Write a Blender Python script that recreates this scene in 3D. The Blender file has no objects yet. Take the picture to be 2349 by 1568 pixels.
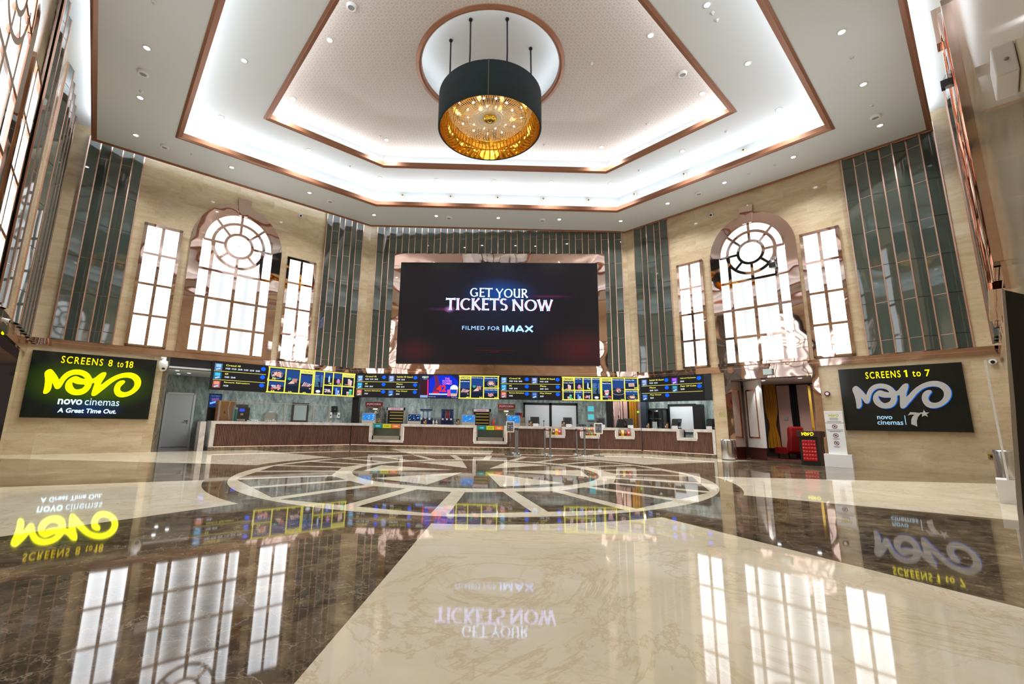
import bpy, bmesh, math, random
from mathutils import Matrix, Vector
from mathutils.geometry import tessellate_polygon
random.seed(7)
PI = math.pi
sc = bpy.context.scene
COL = sc.collection

# ------------------------------------------------------------------ camera
YAW, PITCH, ROLL, FPX = -0.0373, 0.1883, 0.0177, 1031.9
CAMP = Vector((0.2301, 0.0, 1.0769))
fw = Vector((math.sin(YAW)*math.cos(PITCH), math.cos(YAW)*math.cos(PITCH), math.sin(PITCH)))
rt = Vector((math.cos(YAW), -math.sin(YAW), 0)); up = rt.cross(fw)
r2 = rt*math.cos(ROLL) + up*math.sin(ROLL); u2 = -rt*math.sin(ROLL) + up*math.cos(ROLL)
cd = bpy.data.cameras.new('camera'); cam = bpy.data.objects.new('camera', cd); COL.objects.link(cam)
cam.matrix_world = Matrix(((r2.x, u2.x, -fw.x, CAMP.x), (r2.y, u2.y, -fw.y, CAMP.y), (r2.z, u2.z, -fw.z, CAMP.z), (0, 0, 0, 1)))
cd.sensor_fit = 'HORIZONTAL'; cd.sensor_width = 36.0
cd.lens = FPX/2349*36.0
cd.shift_x = 61.5/2349; cd.shift_y = -8.05/2349
cd.clip_start = 0.05; cd.clip_end = 200
sc.camera = cam

# ------------------------------------------------------------------ world, exposure
w = bpy.data.worlds.new('world'); sc.world = w; w.use_nodes = True
w.node_tree.nodes['Background'].inputs[0].default_value = (0.9, 0.93, 1, 1)
w.node_tree.nodes['Background'].inputs[1].default_value = 0.05
sc.view_settings.view_transform = 'Standard'; sc.view_settings.look = 'None'
sc.view_settings.gamma = 1.0; sc.view_settings.use_curve_mapping = False
sc.view_settings.exposure = 0.1
sc.cycles.max_bounces = 7; sc.cycles.diffuse_bounces = 3; sc.cycles.glossy_bounces = 5; sc.cycles.transmission_bounces = 6
WIN_E = 4.0      # backlit windows
COVE_W = 1.0     # scale of the hidden LED strips in the ceiling coves
ROOM_W = 3.3     # scale of the downlights

# ------------------------------------------------------------------ plan of the hall (metres)
aW = 5.3684
cL, sL = math.cos(0.7428), math.sin(0.7428)
cR, sR = math.cos(0.8024), math.sin(0.8024)
def frame(ox, oy, ang): return Matrix.Translation((ox, oy, 0)) @ Matrix.Rotation(ang, 4, 'Z')
FL = frame(-aW, 20, 0.7428)                     # left diagonal wall: local x = -t
FR = frame(aW, 20, -0.8024)                     # right diagonal wall: local x = t
FB = frame(0, 19.5, 0)                          # back wall
FM = frame(0, 19.3, 0)                          # counters and menus under the back wall
TC = 11.2
CLc = Vector((-aW-TC*cL, 20-TC*sL, 0)); CRc = Vector((aW+TC*cR, 20-TC*sR, 0))
FSL = frame(CLc.x, CLc.y, PI/2+0.7428)          # left side wall: local x = -k
FSR = frame(CRc.x, CRc.y, -PI/2-0.8024)         # right side wall: local x = k
ID = Matrix.Identity(4)
LB = Vector((-5.913, 19.5)); RB = Vector((5.851, 19.5))

# ------------------------------------------------------------------ lights (hidden LED strips, concession lighting, downlight fill)
def area(name, loc, size, power, rot, col=(1, 1, 1), size_y=None, spread=PI):
    l = bpy.data.lights.new(name, 'AREA'); l.energy = power; l.color = col; l.spread = spread
    if size_y: l.shape = 'RECTANGLE'; l.size = size; l.size_y = size_y
    else: l.size = size
    o = bpy.data.objects.new(name, l); o.location = loc; o.rotation_euler = rot; COL.objects.link(o); return o
def strip(p0, p1, z, watt_m, out, tilt=0.0, col=(0.90, 0.94, 1.0)):
    """LED strip lying in a cove pocket along p0-p1, shining up; out = unit vector towards the cove back wall"""
    d = (p1-p0); L = d.length; m = (p0+p1)/2
    a = math.atan2(d.y, d.x)
    # local -Z must point up (tilted towards -out)
    zc = Vector((-out.x*math.sin(tilt), -out.y*math.sin(tilt), math.cos(tilt)))
    X = Vector((d.x/L, d.y/L, 0)); Z = -zc; Y = Z.cross(X)
    M = Matrix(((X.x, Y.x, Z.x, m.x), (X.y, Y.y, Z.y, m.y), (X.z, Y.z, Z.z, z), (0, 0, 0, 1)))
    l = bpy.data.lights.new('cove_led', 'AREA'); l.shape = 'RECTANGLE'; l.size = L; l.size_y = 0.1
    l.energy = watt_m*L*COVE_W; l.color = col
    o = bpy.data.objects.new('cove_led', l); o.matrix_world = M; COL.objects.link(o)

# ceiling polygons: left corner, back left, back right, right corner, then the front edge behind the camera
def octo(P, yf):
    l3, l1, r1, r3 = [Vector(p) for p in P]
    kl = (l3.y-yf)/cL; kr = (r3.y-yf)/cR
    return [l3, l1, r1, r3, Vector((r3.x-sR*kr, yf)), Vector((l3.x+sL*kl, yf))]
PA = octo([(-12.90, 12.49), (-5.73, 18.83), (5.82, 19.46), (12.76, 12.24)], 2.5)
PB = octo([(-10.08, 12.38), (-4.98, 16.93), (4.95, 17.47), (9.92, 12.16)], 4.5)
ZA, ZC, ZD, ZDOME, ZCOVE = 9.786, 10.70, 11.45, 12.10, 10.38
PC = octo([(-7.55, 12.75), (-4.38, 15.59), (4.21, 16.05), (7.39, 12.59)], 6.6)
CIR = Vector((-0.197, 11.71))
def offset(poly, d):
    """offset a closed polygon (clockwise seen from above: left, back, right, front) outward by d"""
    n = len(poly); out = []
    cen = sum((p for p in poly), Vector((0, 0)))/n
    lines = []
    for i in range(n):
        a, b = poly[i], poly[(i+1) % n]; e = (b-a).normalized(); nn = Vector((-e.y, e.x))
        if nn.dot((a+b)/2-cen) < 0: nn = -nn
        lines.append((a+nn*d, e))
    for i in range(n):
        p, e = lines[i-1]; q, f = lines[i]
        den = e.x*f.y-e.y*f.x
        t = ((q.x-p.x)*f.y-(q.y-p.y)*f.x)/den
        out.append(p+e*t)
    return out
def strips_for(poly, inset, z, watt):
    P = offset(poly, inset); n = len(P)
    cen = sum((p for p in P), Vector((0, 0)))/n
    for i in range(n):
        a, b = P[i], P[(i+1) % n]; m = (a+b)/2; e = (b-a).normalized(); nn = Vector((-e.y, e.x))
        if nn.dot(m-cen) < 0: nn = -nn
        if (b-a).length > 0.6:
            strip(a.lerp(b, .02), a.lerp(b, .98), z, watt, nn, 0.25)
strips_for(PA, -0.12, ZA+0.2, 11.0)
strips_for(PB, 0.25, ZA+0.17, 8.0)
strips_for(PC, 0.22, ZC+0.17, 6.5)

# ------------------------------------------------------------------ materials
MATS = {}
class N:
    def __init__(s, name):
        s.m = bpy.data.materials.new(name); s.m.use_nodes = True; s.t = s.m.node_tree
        s.b = s.t.nodes['Principled BSDF']; s.out = s.t.nodes['Material Output']
    def n(s, typ, ins=None, **kw):
        nd = s.t.nodes.new(typ)
        for k, v in kw.items(): setattr(nd, k, v)
        for k, v in (ins or {}).items():
            if isinstance(v, bpy.types.NodeSocket): s.t.links.new(v, nd.inputs[k])
            else: nd.inputs[k].default_value = v
        return nd
    def l(s, a, b): s.t.links.new(a, b)
    def set(s, **kw):
        for k, v in kw.items():
            k = k.replace('_', ' ')
            if isinstance(v, bpy.types.NodeSocket): s.t.links.new(v, s.b.inputs[k])
            else: s.b.inputs[k].default_value = v
    def obj(s): return s.n('ShaderNodeTexCoord').outputs['Object']
    def scale(s, v, sx, sy, sz, rot=(0, 0, 0)):
        return s.n('ShaderNodeMapping', {'Vector': v, 'Scale': (sx, sy, sz), 'Rotation': rot}).outputs[0]
    def noise(s, v, sc_, det=4, rough=.55, dist=0):
        return s.n('ShaderNodeTexNoise', {'Vector': v, 'Scale': sc_, 'Detail': det, 'Roughness': rough, 'Distortion': dist})
    def ramp(s, f, stops):
        r = s.n('ShaderNodeValToRGB', {'Fac': f}); e = r.color_ramp.elements
        while len(e) < len(stops): e.new(0.5)
        for i, (p, c) in enumerate(stops): e[i].position = p; e[i].color = (*c, 1) if len(c) == 3 else c
        return r.outputs[0]
    def math(s, op, a, b=0.0, c=0.0):
        nd = s.n('ShaderNodeMath', operation=op)
        for i, v in enumerate((a, b, c)):
            if isinstance(v, bpy.types.NodeSocket): s.l(v, nd.inputs[i])
            else: nd.inputs[i].default_value = v
        return nd.outputs[0]
    def mix(s, f, a, b, bt='MIX'):
        nd = s.n('ShaderNodeMix', data_type='RGBA', blend_type=bt)
        for i, v in ((0, f), (6, a), (7, b)):
            if isinstance(v, bpy.types.NodeSocket): s.l(v, nd.inputs[i])
            else: nd.inputs[i].default_value = (*v, 1) if isinstance(v, tuple) and len(v) == 3 else v
        return nd.outputs[2]
    def bump(s, h, strength=.2, dist=.05):
        b = s.n('ShaderNodeBump', {'Height': h, 'Strength': strength, 'Distance': dist}); s.l(b.outputs[0], s.b.inputs['Normal'])
def mat(name, col, rough=.5, metal=0.0, spec=.5, coat=0.0, alpha=1.0, trans=0.0, ior=1.5):
    if name in MATS: return MATS[name]
    a = N(name); a.set(Base_Color=(*col, 1), Roughness=rough, Metallic=metal, IOR=ior)
    a.b.inputs['Specular IOR Level'].default_value = spec
    a.b.inputs['Coat Weight'].default_value = coat
    if trans: a.b.inputs['Transmission Weight'].default_value = trans
    MATS[name] = a.m; return a.m
def em(col, strength=1.5):
    key = 'glow_%d_%d_%d_%d' % (col[0]*99, col[1]*99, col[2]*99, strength*10)
    if key in MATS: return MATS[key]
    a = N(key); a.set(Base_Color=(0, 0, 0, 1), Roughness=.35); a.b.inputs['Emission Color'].default_value = (*col, 1)
    a.b.inputs['Emission Strength'].default_value = strength
    a.b.inputs['Specular IOR Level'].default_value = .2
    a.m.cycles.emission_sampling = 'NONE' if strength < 3 else 'AUTO'
    MATS[key] = a.m; return a.m

def m_beige():
    a = N('beige_marble'); v = a.obj()
    sx = a.n('ShaderNodeSeparateXYZ', {0: v})
    xz = a.n('ShaderNodeCombineXYZ', {0: sx.outputs[0], 1: sx.outputs[2], 2: 0.0}).outputs[0]
    br = a.n('ShaderNodeTexBrick', {'Vector': xz, 'Color1': (0, 0, 0, 1), 'Color2': (1, 1, 1, 1), 'Mortar': (.5, .5, .5, 1), 'Scale': 1.0,
             'Mortar Size': .002, 'Bias': 0.0, 'Brick Width': 1.25, 'Row Height': .62})
    br.offset = .5
    tone = br.outputs[0]
    sh = a.n('ShaderNodeVectorMath', {0: v, 1: a.n('ShaderNodeVectorMath', {0: tone, 1: (7, 3, 5)}, operation='MULTIPLY').outputs[0]}, operation='ADD').outputs[0]
    big = a.noise(a.scale(sh, .6, .6, 2.2), 1.2, 5, .55, .8).outputs[0]
    fine = a.noise(a.scale(sh, 1.5, 1.5, 7), 2.2, 5, .6, .6).outputs[0]
    f = a.math('ADD', a.math('MULTIPLY', big, .72), a.math('MULTIPLY', fine, .28))
    c = a.ramp(f, [(.30, (.43, .325, .20)), (.46, (.53, .415, .265)), (.60, (.60, .49, .33)), (.75, (.68, .575, .42))])
    c = a.mix(a.math('MULTIPLY', tone, .22), c, (.40, .27, .14))
    c = a.mix(a.math('MULTIPLY', br.outputs['Fac'], .35), c, (.3, .21, .12))
    vn = a.noise(a.scale(sh, .9, .9, 2.2), 1.6, 8, .6, 1.2).outputs[0]
    vein = a.math('LESS_THAN', a.math('ABSOLUTE', a.math('SUBTRACT', vn, .5)), .006)
    c = a.mix(a.math('MULTIPLY', vein, .3), c, (.30, .19, .10))
    a.set(Base_Color=c, Roughness=.09); a.b.inputs['Specular IOR Level'].default_value = .55
    return a.m
def m_dark():
    a = N('emperador_marble'); v = a.obj()
    p1 = a.noise(v, .75, 5, .6, .6).outputs[0]
    p2 = a.noise(v, 4.2, 9, .70, .8).outputs[0]
    f = a.math('ADD', a.math('MULTIPLY', p1, .45), a.math('MULTIPLY', p2, .55))
    c = a.ramp(f, [(.34, (.022, .016, .010)), (.44, (.075, .052, .031)), (.52, (.15, .105, .062)), (.60, (.25, .18, .105)), (.70, (.36, .27, .16))])
    wob = a.n('ShaderNodeVectorMath', {0: v, 1: a.n('ShaderNodeVectorMath', {0: a.noise(v, 2.2, 5, .6).outputs['Color'], 1: (.55, .55, .55)}, operation='MULTIPLY').outputs[0]}, operation='ADD').outputs[0]
    for s_, w_, st, col in ((1.5, .010, .40, (.62, .55, .44)), (4.5, .022, .50, (.55, .45, .32)), (11.0, .05, .45, (.45, .34, .21))):
        d = a.n('ShaderNodeTexVoronoi', {'Vector': wob, 'Scale': s_}, feature='DISTANCE_TO_EDGE').outputs[0]
        k = a.n('ShaderNodeClamp', {0: a.math('SUBTRACT', 1.0, a.math('MULTIPLY', d, 1/w_))}).outputs[0]
        gate = a.n('ShaderNodeClamp', {0: a.math('MULTIPLY', a.math('SUBTRACT', a.noise(v, s_*.8, 3).outputs[0], .47), 8)}).outputs[0]
        c = a.mix(a.math('MULTIPLY', a.math('MULTIPLY', k, gate), st), c, col)
    a.set(Base_Color=c, Roughness=.035); a.b.inputs['Specular IOR Level'].default_value = .75
    return a.m
def m_cream():
    a = N('cream_marble'); v = a.obj()
    p1 = a.noise(v, .8, 6, .6, .8).outputs[0]
    c = a.ramp(p1, [(.3, (.68, .585, .43)), (.5, (.76, .67, .51)), (.7, (.82, .74, .60))])
    for s_, w_, st, col in ((.55, .005, .50, (.56, .40, .22)), (1.3, .006, .32, (.60, .45, .27))):
        vn = a.noise(v, s_, 9, .68, 1.0).outputs[0]
        k = a.math('SUBTRACT', 1.0, a.math('MULTIPLY', a.math('ABSOLUTE', a.math('SUBTRACT', vn, .5)), 1/(w_*3)))
        k = a.n('ShaderNodeClamp', {0: k}).outputs[0]
        c = a.mix(a.math('MULTIPLY', k, st), c, col)
    a.set(Base_Color=c, Roughness=.035); a.b.inputs['Specular IOR Level'].default_value = .6
    return a.m
def m_copper():
    a = N('copper_mirror'); v = a.obj()
    h = a.noise(v, .8, 1.0, .35, .4).outputs[0]
    a.set(Base_Color=(.65, .47, .395, 1), Metallic=1.0, Roughness=.035); a.bump(h, .16, .25)
    return a.m
def m_glass():
    a = N('smoked_glass'); v = a.obj()
    h = a.noise(v, .5, 1, .4).outputs[0]
    a.set(Base_Color=(.056, .070, .057, 1), Roughness=.035, IOR=1.7); a.b.inputs['Specular IOR Level'].default_value = .6
    a.bump(h, .10, .15)
    return a.m
def m_paper():
    a = N('patterned_wallpaper'); v = a.obj()
    s = a.n('ShaderNodeSeparateXYZ', {0: a.scale(v, 6.2, 6.2, 6.2, (0, 0, .785))})
    def rr(ox, oy, rad):
        dx = a.math('SUBTRACT', a.math('ABSOLUTE', a.math('SUBTRACT', a.math('FRACT', a.math('ADD', s.outputs[0], ox)), .5)), 0)
        dy = a.math('ABSOLUTE', a.math('SUBTRACT', a.math('FRACT', a.math('ADD', s.outputs[1], oy)), .5))
        p = a.math('ADD', a.math('POWER', dx, 4.0), a.math('POWER', dy, 4.0))
        d = a.math('POWER', p, .25)
        return a.math('LESS_THAN', a.math('ABSOLUTE', a.math('SUBTRACT', d, rad)), .035)
    k = a.math('MAXIMUM', rr(0, 0, .43), a.math('MAXIMUM', rr(.5, .5, .30), rr(0, 0, .2)))
    c = a.mix(k, (.52, .465, .425), (.66, .61, .57))
    a.set(Base_Color=c, Roughness=.6)
    return a.m
def m_green():
    a = N('green_grey_marble'); v = a.obj()
    f = a.noise(a.scale(v, 1.3, 1.3, .45), 1.6, 7, .6, 2.2).outputs[0]
    c = a.ramp(f, [(.3, (.13, .165, .155)), (.45, (.24, .285, .27)), (.6, (.36, .41, .39)), (.72, (.55, .6, .57))])
    vn = a.noise(a.scale(v, 1.2, 1.2, .5), 1.1, 8, .6, 2.5).outputs[0]
    k = a.math('LESS_THAN', a.math('ABSOLUTE', a.math('SUBTRACT', vn, .5)), .012)
    c = a.mix(a.math('MULTIPLY', k, .5), c, (.08, .1, .095))
    a.set(Base_Color=c, Roughness=.2); return a.m
def m_window():
    a = N('backlit_glass')
    at = a.n('ShaderNodeVertexColor', layer_name='pane')
    s = a.n('ShaderNodeSeparateColor', {0: at.outputs[0]})
    e = a.math('ADD', a.math('MULTIPLY', s.outputs[0], WIN_E*.92), WIN_E*.08)
    a.set(Base_Color=(.10, .10, .10, 1), Roughness=.12)
    a.b.inputs['Emission Color'].default_value = (.94, .97, 1, 1); a.l(e, a.b.inputs['Emission Strength'])
    return a.m
def m_screen():
    a = N('led_screen_image'); v = a.obj()
    def blob(cx, cz, rx, rz, p=1.0):
        q = a.n('ShaderNodeMapping', {'Vector': v, 'Location': (-cx/rx, 0, -cz/rz), 'Scale': (1/rx, 0, 1/rz)}).outputs[0]
        ln = a.n('ShaderNodeVectorMath', {0: q}, operation='LENGTH').outputs['Value']
        return a.math('POWER', a.n('ShaderNodeClamp', {0: a.math('SUBTRACT', 1.0, ln)}).outputs[0], p)
    c = a.mix(blob(0, 2.8, 3.2, 2.2, 1.2), (.0085, .006, .0075), (.012, .016, .04))
    c = a.mix(blob(0.08, 3.2, 1.7, .75, 1.3), c, (.005, .07, .33))
    c = a.mix(blob(-3.6, .55, 1.0, .6), c, (.05, .005, .007))
    c = a.mix(blob(3.6, .7, 1.8, 1.0), c, (.06, .007, .009))
    c = a.mix(blob(2.2, 3.05, 1.5, .10, 1.6), c, (.10, .01, .07))
    c = a.mix(blob(-2.15, 2.43, 1.3, .10, 1.5), c, (.11, .02, .09))
    c = a.mix(blob(-2.15, 2.43, .28, .2, 1.8), c, (.5, .25, .6))
    a.set(Base_Color=(.006, .006, .007, 1), Roughness=.35); a.b.inputs['Specular IOR Level'].default_value = .12; a.l(c, a.b.inputs['Emission Color']); a.b.inputs['Emission Strength'].default_value = 1.0
    a.m.cycles.emission_sampling = 'NONE'
    return a.m
def m_wood(name, c1, c2, rough=.4, sc_=3):
    a = N(name); v = a.obj()
    f = a.noise(a.scale(v, 4, 4, .6), sc_, 5, .6, .4).outputs[0]
    a.set(Base_Color=a.ramp(f, [(.35, c1), (.65, c2)]), Roughness=rough); return a.m
def m_stone():
    a = N('pale_stone'); v = a.obj()
    f = a.noise(v, 3, 6, .6, .6).outputs[0]
    a.set(Base_Color=a.ramp(f, [(.3, (.42, .37, .33)), (.6, (.62, .57, .52))]), Roughness=.15); return a.m
def m_sign():
    a = N('black_sign_face'); v = a.obj()
    a.set(Base_Color=(.006, .009, .008, 1), Roughness=.12); return a.m
def m_sign_painted_glow():
    """black sign face; the halo round logo and lettering is painted in as emission"""
    a = N('sign_face_painted_glow'); v = a.obj()
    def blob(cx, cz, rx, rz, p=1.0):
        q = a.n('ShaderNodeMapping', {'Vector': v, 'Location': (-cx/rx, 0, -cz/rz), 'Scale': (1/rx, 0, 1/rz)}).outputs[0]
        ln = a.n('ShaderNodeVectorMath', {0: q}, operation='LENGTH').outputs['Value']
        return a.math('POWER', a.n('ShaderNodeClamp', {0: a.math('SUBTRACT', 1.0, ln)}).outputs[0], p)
    c = a.mix(blob(-.05, 1.05, 1.7, .85, 1.1), (.0, .0015, .001), (.055, .115, .0))  # painted halo: yellow-green round the logo, blue round the lettering below
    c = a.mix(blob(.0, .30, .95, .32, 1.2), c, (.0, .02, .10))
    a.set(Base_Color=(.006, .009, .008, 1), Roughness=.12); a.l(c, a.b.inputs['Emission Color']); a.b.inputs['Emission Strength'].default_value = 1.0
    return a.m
SIGNGLOW = m_sign_painted_glow()
BEIGE, DARK, CREAM, COPPER, SMOKE = m_beige(), m_dark(), m_cream(), m_copper(), m_glass()
PAPER, GREEN, WINDOW, SCREEN, STONE = m_paper(), m_green(), m_window(), m_screen(), m_stone()
SIGN = m_sign()
WHITE = mat('white_paint', (.60, .63, .635), .6)
BRONZE = mat('bronze_moulding', (.30, .135, .075), .32, .35)
ROSE = mat('rose_copper_strip', (.80, .52, .42), .25, 1.0)
BLACK = mat('black_plastic', (.008, .008, .009), .3)
BLACKM = mat('black_metal', (.012, .014, .017), .45)
STEEL = mat('brushed_steel', (.55, .55, .56), .22, 1.0)
CHROME = mat('chrome', (.8, .8, .82), .06, 1.0)
WHITEP = mat('white_plastic', (.75, .75, .74), .35)
GREYP = mat('grey_plastic', (.25, .26, .27), .4)
SLAT = m_wood('brown_slat_wood', (.10, .045, .030), (.165, .078, .052), .4)
VELVET = mat('dark_teal_velvet', (.006, .018, .021), .75)
GOLDM = mat('gold_mirror', (.70, .40, .06), .06, 1.0)
GOLD = mat('polished_gold', (.95, .62, .10), .15, 1.0)
CRYSTAL = mat('crystal_beads', (.90, .80, .62), .25, .3)
GLASS = mat('clear_glass', (.9, .95, .95), .02, 0, .5, 0, 1, 1.0, 1.45)
REDV = mat('red_velvet', (.28, .006, .008), .55)
CARPET = mat('dark_red_carpet', (.06, .006, .006), .9)
PINK = mat('dusty_pink_panel', (.42, .27, .24), .5)
DRAPE = mat('gold_drape', (.42, .20, .015), .4, .2)
CARD = mat('brown_cardboard', (.42, .19, .075), .8)
PAPERW = mat('white_paper', (.75, .74, .73), .7)
NAVY = mat('navy_plastic', (.01, .02, .09), .3)
REDP = mat('red_plastic', (.55, .02, .015), .4)
YELP = mat('yellow_print', (.75, .52, .02), .5)

# ------------------------------------------------------------------ mesh builder
class MB:
    def __init__(s): s.v = []; s.f = []; s.mi = []; s.mats = []; s.sm = []; s.col = None
    def _m(s, m):
        if m is None: return 0
        if m not in s.mats: s.mats.append(m)
        return s.mats.index(m)
    def add(s, vs, fs, m=None, smooth=False):
        b = len(s.v); s.v += [tuple(v) for v in vs]; k = s._m(m)
        for f in fs: s.f.append([b+i for i in f]); s.mi.append(k); s.sm.append(smooth)
        return s
    def box(s, x0, x1, y0, y1, z0, z1, m=None):
        return s.add([(x0, y0, z0), (x1, y0, z0), (x1, y1, z0), (x0, y1, z0), (x0, y0, z1), (x1, y0, z1), (x1, y1, z1), (x0, y1, z1)],
                     [(3, 2, 1, 0), (4, 5, 6, 7), (0, 1, 5, 4), (1, 2, 6, 5), (2, 3, 7, 6), (3, 0, 4, 7)], m)
    def rbox(s, x0, x1, y0, y1, z0, z1, r, m=None):
        """box with rounded vertical-plane (x,z) outline"""
        pts = []
        for cx, cz, a0 in ((x1-r, z1-r, 0), (x0+r, z1-r, 90), (x0+r, z0+r, 180), (x1-r, z0+r, 270)):
            for k in range(5):
                a = math.radians(a0+k*22.5); pts.append((cx+r*math.cos(a), cz+r*math.sin(a)))
        return s.prism(pts, y0, y1, m)
    def prism(s, pts, y0, y1, m=None):
        """(x,z) polygon extruded along y"""
        n = len(pts)
        tris = tessellate_polygon([[Vector((p[0], p[1], 0)) for p in pts]])
        vs = [(p[0], y0, p[1]) for p in pts]+[(p[0], y1, p[1]) for p in pts]
        fs = [tuple(t) for t in tris]+[tuple(n+i for i in reversed(t)) for t in tris]
        fs += [(i, (i+1) % n, n+(i+1) % n, n+i) for i in range(n)]
        return s.add(vs, fs, m)
    def prismz(s, pts, z0, z1, m=None, holes=()):
        """(x,y) polygon (with holes) extruded along z"""
        loops = [list(pts)]+[list(h) for h in holes]
        flat = [p for l in loops for p in l]; n = len(flat)
        tris = tessellate_polygon([[Vector((p[0], p[1], 0)) for p in l] for l in loops])
        vs = [(p[0], p[1], z0) for p in flat]+[(p[0], p[1], z1) for p in flat]
        fs = [tuple(t) for t in tris]+[tuple(n+i for i in reversed(t)) for t in tris]
        o = 0
        for l in loops:
            k = len(l); fs += [(o+i, o+(i+1) % k, n+o+(i+1) % k, n+o+i) for i in range(k)]; o += k
        return s.add(vs, fs, m)
    def sheet(s, pts, z, m=None):
        tris = tessellate_polygon([[Vector((p[0], p[1], 0)) for p in pts]])
        fs = []
        for t in tris:
            a, b, c = [pts[i] for i in t]
            cr = (b[0]-a[0])*(c[1]-a[1])-(b[1]-a[1])*(c[0]-a[0])
            fs.append(tuple(t) if cr > 0 else tuple(reversed(t)))
        return s.add([(p[0], p[1], z) for p in pts], fs, m)
    def lathe(s, prof, m=None, seg=32, cx=0, cy=0, cap=True, smooth=True):
        """profile of (r,z) about the vertical axis"""
        n = len(prof); vs = []
        for k in range(seg):
            a = 2*PI*k/seg
            vs += [(cx+r*math.cos(a), cy+r*math.sin(a), z) for r, z in prof]
        fs = []
        for k in range(seg):
            k2 = (k+1) % seg
            fs += [(k*n+i, k2*n+i, k2*n+i+1, k*n+i+1) for i in range(n-1)]
        s.add(vs, fs, m, smooth)
        if cap:
            for i in (0, n-1):
                if prof[i][0] > 1e-4: s.add([vs[k*n+i] for k in range(seg)], [tuple(range(seg)) if i else tuple(reversed(range(seg)))], m)
        return s
    def disc(s, c, r, axis, depth, m=None, seg=24, rz=None):
        """short cylinder; axis 'y' or 'z'"""
        cx, cy, cz = c; rz = rz or r; a = [2*PI*k/seg for k in range(seg)]
        if axis == 'y':
            v0 = [(cx+r*math.cos(t), cy, cz+rz*math.sin(t)) for t in a]; v1 = [(x, y+depth, z) for x, y, z in v0]
        else:
            v0 = [(cx+r*math.cos(t), cy+r*math.sin(t), cz) for t in a]; v1 = [(x, y, z+depth) for x, y, z in v0]
        fs = [tuple(range(seg)), tuple(reversed(range(seg, 2*seg)))]+[(k, (k+1) % seg, seg+(k+1) % seg, seg+k) for k in range(seg)]
        return s.add(v0+v1, fs, m)
    def tube(s, path, r, m=None, seg=8, closed=False, smooth=True, caps=True):
        P = [Vector(p) for p in path]; n = len(P); vs = []
        for i, p in enumerate(P):
            if closed: d = (P[(i+1) % n]-P[i-1])
            else: d = (P[min(i+1, n-1)]-P[max(i-1, 0)])
            d.normalize(); ref = Vector((0, 0, 1)) if abs(d.z) < .9 else Vector((1, 0, 0))
            a = d.cross(ref).normalized(); b = a.cross(d)
            rr = r[i] if isinstance(r, (list, tuple)) else r
            vs += [p+(a*math.cos(2*PI*k/seg)+b*math.sin(2*PI*k/seg))*rr for k in range(seg)]
        fs = []
        for i in range(n if closed else n-1):
            j = (i+1) % n
            fs += [(i*seg+k, i*seg+(k+1) % seg, j*seg+(k+1) % seg, j*seg+k) for k in range(seg)]
        if not closed and caps: fs += [tuple(reversed(range(seg))), tuple(range((n-1)*seg, n*seg))]
        return s.add(vs, fs, m, smooth)
    def bar(s, p, q, wdt, y0, y1, m=None):
        """flat bar in the (x,z) plane from p to q, width wdt, depth y0..y1"""
        d = Vector((q[0]-p[0], q[1]-p[1])).normalized()*wdt/2; n = Vector((-d.y, d.x))
        return s.prism([(p[0]+n.x, p[1]+n.y), (p[0]-n.x, p[1]-n.y), (q[0]-n.x, q[1]-n.y), (q[0]+n.x, q[1]+n.y)], y0, y1, m)
    def arc(s, cx, cz, r, wdt, a0, a1, y0, y1, m=None, seg=32, rz=1.0):
        full = abs(a1-a0) > 359.9
        A = [math.radians(a0+(a1-a0)*k/seg) for k in range(seg+1)]
        vs = []
        for t in A:
            for rr in (r-wdt/2, r+wdt/2):
                for y in (y0, y1): vs.append((cx+rr*math.cos(t), y, cz+rr*rz*math.sin(t)))
        fs = []
        for k in range(seg):
            i, j = 4*k, 4*(k+1)
            fs += [(i, i+2, j+2, j), (i+1, j+1, j+3, i+3), (i, j, j+1, i+1), (i+2, i+3, j+3, j+2)]
        if not full: fs += [(0, 1, 3, 2), (4*seg, 4*seg+2, 4*seg+3, 4*seg+1)]
        return s.add(vs, fs, m)
    def ball(s, c, r, m=None, seg=10, rz=None):
        rz = rz or r
        return s.lathe([(max(1e-5, r*math.sin(PI*k/6)), c[2]-rz*math.cos(PI*k/6)) for k in range(7)], m, seg, c[0], c[1], False)
    def merge(s, vs, fs, m, smooth=False): return s.add(vs, fs, m, smooth)
    def build(s, name, parent=None, m=None, mw=None, bevel=0.0, wn=False):
        me = bpy.data.meshes.new(name); me.from_pydata(s.v, [], s.f)
        if not s.mats and m: s.mats = [m]
        for k in s.mats: me.materials.append(k)
        for p, i, q in zip(me.polygons, s.mi, s.sm): p.material_index = i; p.use_smooth = q
        bm = bmesh.new(); bm.from_mesh(me); bmesh.ops.recalc_face_normals(bm, faces=bm.faces); bm.to_mesh(me); bm.free()
        o = bpy.data.objects.new(name, me); COL.objects.link(o)
        if parent: o.parent = parent
        if mw is not None: o.matrix_world = mw
        if bevel:
            b = o.modifiers.new('bevel', 'BEVEL'); b.width = bevel; b.segments = 2; b.limit_method = 'ANGLE'
        return o
def tag(o, label, cat, group=None):
    o['label'] = label; o['category'] = cat
    if group: o['group'] = group
    return o
def struct(o): o['kind'] = 'structure'; return o
def thing(name, label, cat, F=ID, loc=(0, 0, 0), rz=0.0, group=None):
    o = bpy.data.objects.new(name, None); COL.objects.link(o); o.empty_display_size = .1
    o.matrix_world = F @ Matrix.Translation(loc) @ Matrix.Rotation(rz, 4, 'Z')
    return tag(o, label, cat, group)
def sthing(name, F=ID, loc=(0, 0, 0)):
    o = bpy.data.objects.new(name, None); COL.objects.link(o); o.matrix_world = F @ Matrix.Translation(loc); o['kind'] = 'structure'; return o
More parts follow.
